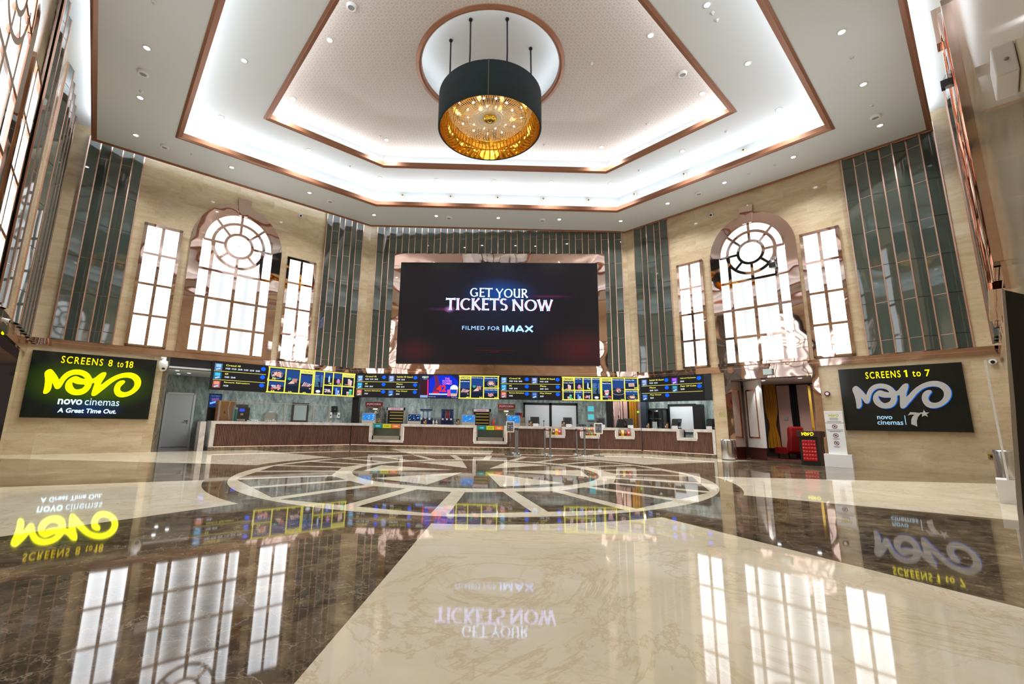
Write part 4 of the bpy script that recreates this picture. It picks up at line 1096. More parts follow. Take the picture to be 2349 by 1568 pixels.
def snack(c, idx, where):
    x0, x1 = c[0]+.12, c[1]-.12
    r = thing('snack_niche', 'snack niche in the centre counter front, '+where, 'shelf', FM, ((x0+x1)/2, 0, c[2]+.115)); h = (x1-x0)/2; H = 1.02-c[2]-.115
    b = MB(); b.box(-h, h, .30, .34, 0, H, STONE); b.build('back_panel', r); MB().box(-h+.02, h-.02, .02, .28, .0, .012, YELP).build('price_rail', r)
    rows = 2 if idx == 1 else 1; cols = 5 if idx == 1 else 4
    proto = None
    for j in range(rows):
        for i in range(cols):
            wv = (2*h-.06)/cols; hh = .15 if rows == 2 else .24
            x = -h+.03+wv*(i+.5)
            b = MB(); k = [(0, 2, 0, 1), (3, 5, 3, 4, 3), (2, 0, 2, 1)][idx]
            m = PKM[k[(i+j) % len(k)]]
            n = 6; vs = []
            for q in range(n+1):
                u = q/n; th = .045*math.sin(PI*min(1, max(0, (u-.06)/.88)))+.003
                for sx_ in (-.46, .46): 
                    for s_ in (-1, 1): vs.append((wv*sx_*(1-.08*abs(2*u-1)), s_*th, hh*u))
            fs = []
            for q in range(n):
                e, f = 4*q, 4*q+4; fs += [(e, e+2, f+2, f), (e+1, f+1, f+3, e+3), (e, f, f+1, e+1), (e+2, e+3, f+3, f+2)]
            fs += [(0, 1, 3, 2), (4*n, 4*n+2, 4*n+3, 4*n+1)]
            b.add(vs, fs, m); b.box(-wv*.30, wv*.30, -.047, -.03, hh*.42, hh*.66, PAPERW if (i+j) % 2 else PKM[(k[0]+1) % 6])
            mw = FM @ Matrix.Translation(((x0+x1)/2+x, .12+.0*j, c[2]+.13+j*.165))
            o = tag(b.build('snack_packet', mw=mw), '%s snack packet in the %s niche of the counter front, %s from left%s' % ({0: 'yellow', 1: 'red', 2: 'brown', 3: 'orange', 4: 'green', 5: 'teal'}[k[(i+j) % len(k)]], ['left', 'middle', 'right'][idx], ORD[i], '' if rows == 1 else [', lower row', ', upper row'][j]), 'snack', 'snack packets in the counter niches')
            if rows == 2 and j == 0 and i == 0: MB().box(-h, h, .02, .29, .165, .172, GLASS).build('glass_shelf', r)
snack(CI[2], 0, 'left of three'); snack(CI[3], 1, 'middle of three, behind the right sign stand'); snack(CI[4], 2, 'right of three')
# glass guard on the left counter
g = thing('glass_guard', 'long clear glass guard with slim steel posts standing on the left counter', 'glass screen', FL, (-4.0, .10, 1.03))
for x in (-2.02, .23, 1.36, 2.02): MB().box(x-.03, x+.03, -.0, .05, 0, .70, STEEL).build('post', g)
MB().box(-2.02, 2.02, .018, .028, .03, .70, GLASS).build('glass_pane', g); MB().box(-2.05, 2.05, .01, .05, .695, .715, STEEL).build('top_rail', g)

# ================================================================== MENU SCREENS
YLW = em((.80, .72, .08), 1.3); YLT = em((.85, .78, .1), 1.2); WHT = em((.75, .85, 1.0), 1.2); BDOT = em((.0, .10, 1.0), 1.3)
NV = em((.006, .012, .035), 1.0); NV2 = em((.012, .06, .24), 1.0); DKS = em((.014, .013, .013), 1.0); YB = em((.78, .72, .18), 1.1)
SUBS = []
def food(b, kind, x0, z0, x1, z1, y):
    """small dish pictures inside a menu cell"""
    w_, h_ = x1-x0, z1-z0; cx, cz = (x0+x1)/2, (z0+z1)/2; s = min(w_, h_)
    sal, pkc, cre, grn, blu, red = em((.75, .32, .22), 1), em((.80, .45, .40), 1), em((.85, .62, .55), 1), em((.05, .45, .2), 1), em((.12, .3, .8), 1.1), em((.8, .06, .1), 1)
    rnd = random.Random(int((x0*31+z0*17)*1000) % 9999)
    def blob(px, pz, r, m, k=0): b.disc((cx+px*s, y-.001-k*.0006, cz+pz*s), r*s, 'y', .0004, m, 14, r*s*.8)
    if kind == 'plate':
        b.disc((cx, y-.001, cz-.03*s), .46*s, 'y', .0003, em((.35, .5, .8), .9), 28, .34*s); b.disc((cx, y-.0016, cz-.02*s), .43*s, 'y', .0003, em((.02, .03, .06), 1), 28, .31*s)
        for i in range(26): blob(rnd.uniform(-.28, .28), rnd.uniform(-.16, .18), rnd.uniform(.06, .11), rnd.choice((sal, pkc, cre)), 2+i*.2)
    elif kind == 'salad':
        for i in range(34): blob(rnd.uniform(-.32, .32), rnd.uniform(-.2, .2)*(1-.4*rnd.random()), rnd.uniform(.05, .09), rnd.choice((sal, em((.55, .65, .85), 1), cre, red, em((.3, .5, .75), 1))), 1+i*.2)
    elif kind == 'sandwich':
        b.disc((cx, y-.0008, cz-.16*s), .5*s, 'y', .0003, em((.02, .025, .05), 1), 24, .16*s)
        for i in range(5): b.bar((cx-.30*s+i*.12*s, cz-.15*s), (cx-.12*s+i*.13*s, cz+.16*s-i*.03*s), .07*s, y-.0018-i*.0003, y-.0016-i*.0003, (cre, pkc, em((.6, .35, .5), 1))[i % 3])
        blob(.28, -.30, .07, sal, 5)
    elif kind == 'rolls':
        b.disc((cx, y-.0008, cz-.14*s), .5*s, 'y', .0003, em((.02, .025, .05), 1), 24, .15*s)
        b.prism([(cx-.3*s, cz-.18*s), (cx+.15*s, cz-.14*s), (cx+.02*s, cz+.12*s)], y-.0022, y-.002, cre)
        for i in range(4): b.bar((cx+(-.02+.09*i)*s, cz-.06*s), (cx+(.02+.09*i)*s, cz+.22*s), .065*s, y-.0026-i*.0002, y-.0024-i*.0002, sal)
        blob(-.22, .18, .12, grn, 1)
    elif kind == 'cups':
        for px, hh, m in ((.05, .52, pkc), (.28, .38, cre)):
            X0 = cx+px*s; b.prism([(X0-.10*s, cz-.42*s), (X0+.10*s, cz-.42*s), (X0+.15*s, cz+(hh-.42)*s+.2*s), (X0-.15*s, cz+(hh-.42)*s+.2*s)], y-.0016, y-.0012, m); b.disc((X0, y-.002, cz+(hh-.22)*s), .16*s, 'y', .0003, em((.8, .7, .85), 1), 16, .06*s)
        for i in range(6): blob(-.4+i*.09, -.36+rnd.uniform(-.03, .05), .06, sal, 1+i*.2)
    elif kind == 'cans':
        for i, (px, m) in enumerate(((-.05, red), (.16, em((.7, .12, .25), 1)), (.05, em((.5, .35, .8), 1)))): b.box(cx+(px-.1)*s, cx+(px+.1)*s, y-.0016-i*.0003, y-.0012-i*.0003, cz-.40*s, cz-.10*s+.06*i*s, m)
    elif kind == 'bottle':
        b.rbox(cx-.02*s, cx+.14*s, y-.0016, y-.0012, cz-.40*s, cz+.16*s, .03*s, em((.45, .7, 1), 1.2)); b.box(cx+.03*s, cx+.09*s, y-.0016, y-.0012, cz+.14*s, cz+.30*s, em((.6, .8, 1), 1.2))
    elif kind == 'tall':
        for i, (px, m) in enumerate(((-.08, blu), (.14, em((.5, .6, .95), 1)), (.22, em((.05, .12, .7), 1.2)))): b.box(cx+(px-.1)*s, cx+(px+.1)*s, y-.0016-i*.0004, y-.0012-i*.0004, cz-.42*s, cz+(.3-.22*i)*s, m)
    elif kind == 'green':
        for px, hh, m in ((.0, .36, em((.75, .35, .28), 1)), (.27, .60, em((.03, .55, .25), 1.1))):
            X0 = cx+px*s; b.prism([(X0-.10*s, cz-.40*s), (X0+.10*s, cz-.40*s), (X0+.15*s, cz+(hh-.4)*s), (X0-.15*s, cz+(hh-.4)*s)], y-.0016, y-.0012, m); b.disc((X0, y-.002, cz+(hh-.4)*s), .16*s, 'y', .0003, em((.7, .75, .8), 1), 16, .05*s)
    elif kind == 'sundae':
        b.prism([(cx-.13*s, cz-.25*s), (cx+.13*s, cz-.25*s), (cx+.22*s, cz+.22*s), (cx-.22*s, cz+.22*s)], y-.0014, y-.001, em((.6, .7, .72), 1))
        for i in range(12): blob(rnd.uniform(-.17, .17), rnd.uniform(-.2, .26), .07, rnd.choice((red, cre, pkc)), 2+i*.2)
        for px, m in ((-.3, sal), (-.12, grn), (.05, blu), (.2, red), (.32, red)): blob(px, -.38, .10, m, 6)
    elif kind == 'cake':
        b.disc((cx, y-.001, cz-.12*s), .48*s, 'y', .0003, em((.4, .45, .5), .9), 28, .22*s); b.disc((cx, y-.0016, cz-.11*s), .45*s, 'y', .0003, em((.02, .02, .03), 1), 28, .20*s)
        blob(0, .06, .22, em((.4, .12, .12), 1), 2); blob(.03, .0, .15, cre, 3); blob(.05, -.02, .08, em((.05, .03, .03), 1), 4)
    elif kind == 'tray':
        b.bar((cx-.34*s, cz+.02*s), (cx+.34*s, cz+.06*s), .40*s, y-.0016, y-.0012, em((.55, .58, .66), 1)); b.bar((cx-.26*s, cz+.025*s), (cx+.26*s, cz+.055*s), .26*s, y-.0022, y-.0019, sal)
    elif kind == 'slice':
        b.disc((cx, y-.001, cz-.1*s), .48*s, 'y', .0003, em((.4, .45, .5), .9), 28, .24*s); b.disc((cx, y-.0014, cz-.09*s), .45*s, 'y', .0003, em((.02, .02, .03), 1), 28, .21*s)
        b.bar((cx-.25*s, cz-.02*s), (cx+.28*s, cz-.04*s), .26*s, y-.0022, y-.0019, sal); b.bar((cx-.1*s, cz-.1*s), (cx+.3*s, cz-.04*s), .16*s, y-.0028, y-.0025, cre); blob(.2, .22, .09, grn, 5)
    elif kind == 'hot':
        for i in range(9): b.box(x0+.1*w_, x0+rnd.uniform(.4, .6)*w_, y-.0016, y-.0012, z1-(.20+.055*i)*h_, z1-(.175+.055*i)*h_, em((.2, .35, .7), .9) if i not in (4, 7) else em((.05, .5, .2), .8)); b.box(x1-.3*w_, x1-.12*w_, y-.0016, y-.0012, z1-(.20+.055*i)*h_, z1-(.175+.055*i)*h_, em((.2, .35, .7), .9))
        b.disc((cx, y-.002, z0+.16*h_), .22*w_, 'y', .0004, WHT, 18, .06*h_); b.box(cx-.2*w_, cx+.2*w_, y-.0024, y-.002, z0+.05*h_, z0+.065*h_, WHT)
def cell(b0, x0, z0, x1, z1, y, kind, title='', price='', blue=True, pside=1):
    b = MB(); SUBS.append(('menu_card', b))
    b.box(x0, x1, y, y+.001, z0, z1, NV)
    if blue: b.box(x0+.01, x1-.01, y-.0005, y, (z0*.45+z1*.55), z1-.03, NV2)
    food(b, kind, x0, z0, x1, z1-(.10 if title else 0), y-.001)
    w_ = x1-x0
    if title: text(b, title, x0+.06*w_, z1-.085, x0+min(.9, .085*len(title)+.1)*w_, z1-.04, y-.003, WHT, .02)
    if price:
        a = (x1-.19, x1-.05) if pside > 0 else (x0+.14, x0+.28)
        text(b, price, a[0], z0+.035, a[1], z0+.10, y-.004, YLT, .02)
def listing(b0, x0, z1, w_, h_, y, rows, cols):
    """film times: rows of (title, times, poster colour)"""
    cw = w_/cols
    for c in range(cols):
        for r in range(3):
            it = rows[c*3+r] if c*3+r < len(rows) else None
            if it is None: continue
            X0 = x0+c*cw; Z1 = z1-r*h_/3; rh = h_/3
            ti, times, pc = it
            b = MB(); SUBS.append(('film_listing', b))
            if pc: 
                b.box(X0+.05, X0+.05+.24, y-.001, y, Z1-rh*.92, Z1-rh*.12, em(pc, .8)); b.box(X0+.09, X0+.25, y-.0016, y-.001, Z1-rh*.55, Z1-rh*.2, em(tuple(min(1, q*2.6+.08) for q in pc), .9)); b.bar((X0+.1, Z1-rh*.82), (X0+.24, Z1-rh*.68), .06, y-.0016, y-.0012, em((.5, .7, .95), .9))
            text(b, ti, X0+.40, Z1-rh*.36, X0+.40+min(.085*len(ti)*.62, cw-.68), Z1-rh*.16, y-.001, YLT, .02)
            for k, tm in enumerate(times[:max(1, int((cw-.62)/.20))]):
                zz2 = Z1-rh*.66; text(b, tm, X0+.40+k*.20, zz2-.025, X0+.55+k*.20, zz2+.035, y-.001, WHT, .02)
            b.disc((X0+cw-.16, y-.001, Z1-rh*.35), .085, 'y', .001, BDOT, 20, .075)
    for r in (1, 2): b0.box(x0+.04, x0+w_-.05, y-.001, y, z1-r*h_/3-.008, z1-r*h_/3+.008, YB)
T = ('19:00', '19:30', '20:00', '21:00', '22:30', '23:00', '23:45')
L1 = [('Creed III', T, (.12, .25, .55)), ('65', ('19:00', '20:45'), (.01, .22, .45)), ('Savage Salvation', ('19:30',), (.5, .12, .08))]
L2 = [('Sahbl El Saed', ('19:30', '23:45'), (.15, .2, .5)), ('Plane', ('20:00', '22:15'), None), ('Play Dead', ('20:30',), (.02, .08, .25))]
L3 = [('AntMan and the Wasp Quantumania', ('23:00',), (.15, .03, .5)), ('Fear Of Cube', ('22:00',), (.01, .12, .2)), None]
def mscreen(label, F, x0, x1, z0, z1, draw, y=-.05):
    r = thing('menu_screen', label, 'menu screen', F, ((x0+x1)/2, y, z0)); h = (x1-x0)/2; H = z1-z0
    MB().box(-h, h, 0, .07, 0, H, BLACK).build('housing', r)
    b = MB(); b.box(-h+.012, h-.012, -.003, 0, .012, H-.012, DKS); SUBS.clear(); draw(b, -h, h, H, -.004); d = b.build('display', r)
    for nm, q in SUBS: q.build(nm, d)
    return r
def d_list(rows, cols): return lambda b, a, c, H, y: listing(b, a+.04, H-.03, c-a-.06, H-.08, y, rows, cols)
def frame_bars(b, a, c, H, y, xs, zs):
    t = .022
    for x in xs: b.box(x-t, x+t, y-.0012, y, .015, H-.015, YLW)
    for x0, x1, z in zs: b.box(x0-t, x1+t, y-.0012, y, z-t, z+t, YLW)
def d_app(b, a, c, H, y):
    W = c-a; X1, X2 = a+W*.29, a+W*.62
    cell(b, a, 0, X1, H*.80, y, 'sandwich', 'Pan Mix Mozzarella', '40'); cell(b, X1, 0, X2, H*.95, y, 'rolls', 'Fried Shrimp', '35'); cell(b, X2, H*.48, c, H*.95, y, 'plate', 'Mozzarella Fries', '29'); cell(b, X2, 0, c, H*.46, y, 'salad', 'Chicken Caesar Salad', '30')
    b.box(a+.02, X1, y-.002, y, H*.82, H*.98, YB); text(b, 'APPETIZER', a+.05, H*.85, X1-.03, H*.94, y-.003, em((.05, .05, .01), .5), .01)
    frame_bars(b, a, c, H, y-.003, (a+.022, X1, X2, c-.022), ((a, c, .03), (X1, c, H-.03), (X2, c, H*.47), (a, X1, H-.03)))
def d_drk(b, a, c, H, y):
    W = c-a; X = [a, a+W*.31, a+W*.54, a+W*.76, c]
    cell(b, X[0], H*.44, X[1], H*.80, y, 'cups', 'Frozen Slush', '', False); cell(b, X[0], 0, X[1], H*.42, y, 'green', 'Perfect Sprite', '15', False)
    cell(b, X[1], H*.44, X[2], H*.97, y, 'cans', 'Iced Tea', '12'); cell(b, X[1], 0, X[2], H*.42, y, 'tall', 'Red Bull', '18'); cell(b, X[2], H*.44, X[3], H*.97, y, 'bottle', 'Arwa Water', '4'); cell(b, X[2], 0, X[3], H*.42, y, 'salad', 'Ice Cream', '', False); cell(b, X[3], 0, c, H*.97, y, 'hot', 'Hot Drinks')
    b.box(a+.02, X[1], y-.002, y, H*.81, H*.985, YB); text(b, 'DRINKS', a+.06, H*.835, X[1]-.06, H*.94, y-.003, em((.05, .05, .01), .5), .015)
    frame_bars(b, a, c, H, y-.003, [a+.022]+X[1:4]+[c-.02], ((a, c, .03), (a, c, H-.025), (a, X[3], H*.43)))
def d_des(b, a, c, H, y):
    W = c-a; X1, X2 = a+W*.29, a+W*.63
    cell(b, a, 0, X1, H*.80, y, 'sundae', 'Mixed Fruit', '22'); cell(b, X1, 0, X2, H*.96, y, 'cake', 'Chocolate Cake', '28'); cell(b, X2, H*.50, c, H*.95, y, 'tray', 'Umm Ali', '20'); cell(b, X2, 0, c, H*.48, y, 'slice', 'Carrot Cake', '30')
    b.box(a+.02, X1, y-.002, y, H*.82, H*.98, YB); text(b, 'DESSERTS', a+.05, H*.85, X1-.03, H*.94, y-.003, em((.05, .05, .01), .5), .01)
    frame_bars(b, a, c, H, y-.003, (a+.02, X1, X2, c-.022), ((a, c, .03), (a, c, H-.025), (X2, c, H*.49)))
def d_appL(b, a, c, H, y):
    W = c-a; X1, X2 = a+W*.37, a+W*.69
    cell(b, X2, 0, c, H*.80, y, 'sandwich', '', '40', True, -1); cell(b, X1, 0, X2, H*.95, y, 'rolls', '', '25', True, -1); cell(b, a, H*.48, X1, H*.95, y, 'plate', '', '38', True, -1); cell(b, a, 0, X1, H*.46, y, 'salad', '', '35', True, -1)
    b.box(X2, c-.02, y-.002, y, H*.82, H*.98, YB)
    text(b, '\u062a\u0627\u0644\u0628\u0642\u0645\u0644\u0627'[::1], X2+.06, H*.85, c-.06, H*.94, y-.003, em((.05, .05, .01), .5), .0)
    frame_bars(b, a, c, H, y-.003, (a+.022, X1, X2, c-.022), ((a, c, .03), (a, X2, H-.03), (a, X1, H*.47), (X2, c, H-.03)))
def d_drkL(b, a, c, H, y):
    W = c-a; X = [a, a+W*.24, a+W*.46, a+W*.69, c]
    cell(b, X[3], H*.44, c, H*.80, y, 'cups', '', '', False); cell(b, X[3], 0, c, H*.42, y, 'green', '', '15', False)
    cell(b, X[2], H*.44, X[3], H*.97, y, 'cans', '', '12'); cell(b, X[2], 0, X[3], H*.42, y, 'tall', '', '18'); cell(b, X[1], H*.44, X[2], H*.97, y, 'bottle', '', '4'); cell(b, X[1], 0, X[2], H*.42, y, 'salad', '', '', False); cell(b, a, 0, X[1], H*.97, y, 'hot')
    b.box(X[3], c-.02, y-.002, y, H*.81, H*.985, YB)
    text(b, '\u062a\u0627\u0628\u0648\u0631\u0634\u0645\u0644\u0627', X[3]+.06, H*.84, c-.06, H*.94, y-.003, em((.05, .05, .01), .5), .0)
    frame_bars(b, a, c, H, y-.003, [a+.02]+X[1:4]+[c-.02], ((a, c, .03), (a, c, H-.025), (X[1], c, H*.43)))
def d_promo(b, a, c, H, y):
    W = c-a; BL = em((.0, .03, .75), .9); b.box(a+.02, c-.02, y-.0005, y, .03, H-.02, em((.01, .015, .12), 1))
    b.prism([(a+.25*W, .22*H), (a+.97*W, .22*H), (a+.97*W, .75*H), (a+.80*W, .98*H), (a+.38*W, .98*H), (a+.25*W, .80*H)], y-.001, y-.0006, BL)
    b.prism([(a+.44*W, .98*H), (a+.36*W, .98*H), (a+.40*W, .6*H), (a+.34*W, .30*H), (a+.40*W, .20*H), (a+.50*W, .24*H), (a+.52*W, .6*H)], y-.0016, y-.0012, em((.16, .02, .10), 1))
    b.disc((a+.42*W, y-.002, .22*H), .09*W, 'y', .0004, em((.7, .01, .05), 1), 18, .07*H)
    b.box(a+.03*W, a+.22*W, y-.002, y-.0016, .10*H, .80*H, em((.04, .008, .012), 1)); b.bar((a+.22*W, .12*H), (a+.21*W, .80*H), .03*W, y-.0024, y-.002, em((.85, .02, .22), 1.1))
    b.box(a+.25*W, a+.75*W, y-.0024, y-.002, .15*H, .21*H, em((.45, .6, 1), 1.2))
    PKT = em((.85, .22, .75), 1.2)
    text(b, 'THE', a+.64*W, .79*H, a+.76*W, .88*H, y-.003, PKT, .02); text(b, 'POWER', a+.58*W, .69*H, a+.82*W, .78*H, y-.003, PKT, .02); text(b, 'COMBO', a+.58*W, .59*H, a+.82*W, .68*H, y-.003, PKT, .02)
    text(b, '42', a+.44*W, .28*H, a+.68*W, .57*H, y-.004, em((1, .02, .0), 1.4), .03)
    b.prism([(a+.80*W, .10*H), (a+.95*W, .10*H), (a+.98*W, .40*H), (a+.78*W, .40*H)], y-.0036, y-.003, em((.75, .45, .45), 1)); b.box(a+.79*W, a+.95*W, y-.004, y-.0036, .22*H, .38*H, em((.0, .08, .6), 1)); b.disc((a+.88*W, y-.0034, .42*H), .10*W, 'y', .0004, em((.8, .85, .85), 1.1), 18, .16*H)
    b.rbox(a+.71*W, a+.79*W, y-.0042, y-.0038, .10*H, .38*H, .02, em((.8, .1, .35), 1))
    novo(b, a+.06*W, .85*H, .16*W, .09*H, y-.003, em((.8, .85, .4), 1.1)); b.box(a+.09*W, a+.18*W, y-.003, y-.0026, .80*H, .83*H, em((.1, .4, .9), 1))
    b.box(a+.03*W, a+.22*W, y-.003, y-.0026, .03*H, .13*H, em((.3, .45, .85), .9)); text(b, 'Novo best in cinema', a+.24*W, .06*H, a+.42*W, .09*H, y-.003, WHT); text(b, 'T&C apply', a+.82*W, .03*H, a+.97*W, .06*H, y-.003, WHT)
mz0, mz1 = 2.12, 3.13
mscreen('menu screen of three film times in yellow and white, leftmost over the left counter', FL, -6.45, -4.565, mz0, mz1, d_list(L1, 1))
mscreen('yellow framed food menu screen with Arabic lettering over the left counter', FL, -4.55, -2.82, mz0, mz1, d_appL)
mscreen('yellow framed drinks menu screen with Arabic lettering over the left counter', FL, -2.81, -1.05, mz0, mz1, d_drkL)
cz0, cz1 = 1.077+(2.16-1.077)*K, 1.077+(3.205-1.077)*K
mscreen('film times screen at the left end over the centre counter', FM, -6.09, kx(-3.41), cz0, cz1, d_list(L1+L2, 2), -.02)
mscreen('blue and pink promotional screen reading THE POWER COMBO 42', FM, kx(-3.40), kx(-1.64), cz0, cz1, d_promo, -.02)
mscreen('yellow framed APPETIZER menu screen under the giant screen', FM, kx(-1.63), kx(.12), cz0, cz1, d_app, -.02)
mscreen('film times screen between the APPETIZER and DRINKS menus', FM, kx(.13), kx(2.90), cz0, cz1, d_list(L1+L2, 2), -.02)
mscreen('yellow framed DRINKS menu screen over the centre counter', FM, kx(2.92), kx(4.60), cz0, cz1, d_drk, -.02)
mscreen('yellow framed DESSERTS menu screen at the right end over the centre counter', FM, kx(4.61), 6.03, cz0, cz1, d_des, -.02)
mscreen('film times screen over the right counter beside the marble pillar', FR, 1.06, 3.70, 2.10, 3.09, d_list(L2+L3, 2))
struct(MB().box(3.70, 3.95, -.05, .05, 2.10, 3.09, BLACKM).build('trim_15', None, None, FR))

# ================================================================== PORTAL TO THE SCREENS (right wall)
b = MB(); b.box(4.42, 4.64, -.05, .9, 0, 3.10, COPPER); b.box(7.08, 7.28, -.05, .9, 0, 3.10, COPPER); b.box(4.64, 7.08, -.05, .25, 2.82, 3.10, COPPER); struct(b.build('trim_16', None, COPPER, FR))
wall('wall_lobby_left', F=FR, parts=[(4.40, 4.55, .9, 3.4, 0, 2.9)], m=mat('dark_mirror', (.05, .03, .02), .05, .6))
wall('wall_lobby_right', F=FR, parts=[(7.4, 7.55, .3, 3.4, 0, 2.9), (7.08, 7.5, .9, 1.0, 0, 2.9)], m=PINK)
wall('wall_lobby', F=FR, parts=[(4.3, 7.6, 3.35, 3.5, 0, 2.95)], m=mat('lobby_dark', (.03, .02, .018), .4))
b = MB(); b.box(4.3, 7.6, .25, 3.5, 2.86, 2.95, mat('lobby_ceiling', (.55, .50, .47), .6)); struct(b.build('ceiling_lobby', None, None, FR))
struct(MB().box(4.55, 7.4, 1.0, 3.35, .001, .012, CARPET).build('floor_lobby', None, None, FR))
for x0, x1, nm in ((5.15, 5.60, 0), (5.84, 6.22, 1), (6.30, 6.75, 2)): tag(MB().box(x0, x1, 3.28, 3.345, .35, 2.8, PINK).build('pink_cladding', mw=FR), ['tall pink wall panel with a grey plate beside the gold curtain in the portal', 'narrow pink wall panel right of the black curtain in the portal', 'pink wall panel behind the red fronted podium in the portal'][nm], 'panel')
tag(MB().box(6.22, 6.30, 3.24, 3.30, .9, 2.75, GOLD).box(6.22, 6.6, 3.24, 3.30, .82, .9, GOLD).build('picture_border', mw=FR), 'slim gold picture frame on the pink panels at the back of the portal', 'frame')
tag(MB().box(5.32, 5.46, 3.25, 3.28, 1.45, 1.58, GREYP).build('wall_plate', mw=FR), 'small grey square plate on the tall pink panel in the portal', 'wall plate')
drape('gold_curtain', 'gold gathered curtain at the back of the portal beside the lit white panel', FR, (4.93, 3.2, .35), .44, 2.5, DRAPE, .9)
drape('black_curtain', 'glossy black curtain between pink panels at the back of the portal', FR, (5.72, 3.25, .02), .24, 2.8, mat('black_satin', (.01, .01, .01), .2))
t = thing('display_wall', 'lit white wall panel with a thin copper frame just inside the portal', 'panel', FR, (4.66, 1.1, 0), -.62)
MB().box(0, .80, 0, .12, .42, 2.84, WHITEP).build('panel', t); MB().box(.05, .75, .02, .12, 0, .42, CARPET).build('base', t)
b = MB()
for a in ((.12, .17, .75, 2.50), (.62, .67, .75, 2.50), (.12, .67, .75, .80), (.12, .67, 2.45, 2.50)): b.box(a[0], a[1], -.02, 0, a[2], a[3], ROSE)
b.build('frame', t)
l = bpy.data.lights.new('panel_light', 'SPOT'); l.energy = 60; l.spot_size = 1.0; l.spot_blend = .6; o = bpy.data.objects.new('panel_light', l); COL.objects.link(o); o.matrix_world = FR @ Matrix.Translation((5.25, .5, 2.75)) @ Matrix.Rotation(.38, 4, 'X') @ Matrix.Rotation(-.1, 4, 'Y')
for i, (x, y) in enumerate(((5.3, 1.3), (6.5, 1.1))):
    o = copy_tree(DP[0], FR @ Matrix.Translation((x, y, 2.856))); o['label'] = 'small downlight in the low portal ceiling, ' + ('left one of two', 'right one of two')[i]; o['group'] = 'portal downlights'
for x_ in (5.3, 6.5):
    l = bpy.data.lights.new('portal_downlight_beam', 'SPOT'); l.energy = 90; l.spot_size = 2.3; l.spot_blend = .7; l.color = (1, .9, .82); l.shadow_soft_size = .05
    o = bpy.data.objects.new('portal_downlight_beam', l); COL.objects.link(o); o.matrix_world = FR @ Matrix.Translation((x_, 1.5, 2.82))
# red lounge chair
t = thing('lounge_chair', 'low red velvet lounge chair with a tall curved back inside the portal', 'chair', FR, (5.62, 2.45, .012), -.5)
b = MB(); b.rbox(-.36, .20, -.32, .32, .18, .42, .09, REDV); b.build('seat', t, bevel=.03)
b = MB(); b.prism([(.10, .25), (.32, .25), (.42, .85), (.40, 1.15), (.30, 1.20), (.22, 1.10), (.20, .7)], -.30, .30, REDV); b.build('backrest', t, bevel=.05)
for x, y in ((-.28, -.24), (-.28, .24), (.24, -.24), (.24, .24)): MB().tube([(x, y, 0), (x, y, .2)], .018, BLACKM).build('leg', t)
# ticket podium
t = thing('podium', 'black ticket podium with tufted red front and a yellow script logo board on top', 'podium', FR, (6.89, -.42, 0), .06)
b = MB(); b.box(-.25, .25, .0, .36, 0, .86, BLACK); b.build('body', t, bevel=.01)
b = MB(); nx, nz = 5, 6; vs = []; gx, gz = 40, 56
for j in range(gz+1):
    for i in range(gx+1):
        u, v = i/gx, j/gz; h_ = abs(math.sin(PI*nx*u/1))*abs(math.sin(PI*nz*v))
        vs.append((-.18+.36*u, -.012-.035*h_**.5, .13+.64*v))
b.add(vs, [(j*(gx+1)+i, j*(gx+1)+i+1, (j+1)*(gx+1)+i+1, (j+1)*(gx+1)+i) for j in range(gz) for i in range(gx)], mat('red_leatherette', (.45, .008, .012), .25), True); b.build('tufted_panel', t)
b = MB(); b.box(-.28, .28, -.06, .40, .86, 1.05, mat('maroon_board', (.035, .010, .008), .4)); bo = b.build('board', t, bevel=.006)
b = MB(); novo(b, -.16, .895, .32, .12, -.066, em((.9, .75, .02), 1.2)); b.build('script_logo', bo)
# copper mirrored pier right of the podium is trim_16; notice stands
def notice(label, F, x, y, H, rz, hb=.38, wb=.67):
    t = thing('notice_stand', label, 'notice stand', F, (x, y, 0), rz)
    MB().box(-wb/2, wb/2, -.02, .24, 0, hb, WHITEP).build('base_box', t, bevel=.004)
    bo = MB().box(-.225, .225, .10, .125, hb, H, WHITEP).build('board', t)
    b = MB(); y0 = .098; k = (H-hb)/1.26
    z = lambda q: hb+q*k
    novo(b, -.12, z(1.09), .25, .075*k, y0, em((.75, .65, .02), .6)); INK = mat('grey_ink', (.18, .17, .2), .7)
    for zz0, ww, hh in ((1.045, .10, .012), (1.02, .12, .008), (.99, .09, .008), (.945, .17, .012), (.905, .24, .012), (.71, .20, .008), (.67, .18, .012), (.645, .13, .012), (.445, .09, .008), (.425, .07, .008), (.215, .08, .008), (.20, .06, .008)): b.box(-ww, ww, y0-.0008, y0, z(zz0), z(zz0)+hh, INK)
    PUR = mat('purple_ink', (.12, .01, .06), .6)
    for c_ in (.80, .54, .32):
        b.arc(0, z(c_), .058, .015, 0, 360, y0-.001, y0, PUR, 28); b.bar((-.042, z(c_)+.042), (.042, z(c_)-.042), .012, y0-.0014, y0, PUR); b.box(-.022, .022, y0-.001, y0, z(c_)-.02, z(c_)+.022, PUR)
    text(b, 'Important notice', -.19, z(1.185), .19, z(1.20), y0-.001, INK); b.build('printed_face', bo)
    return t
notice('white notice board with three prohibition signs in a white box base by the portal', FR, 7.60, -.52, 1.66, .05)
notice('white board seen edge on in a tall white box base at right wall', FSR, 6.35, -.45, 2.26, 0, .36, .5)
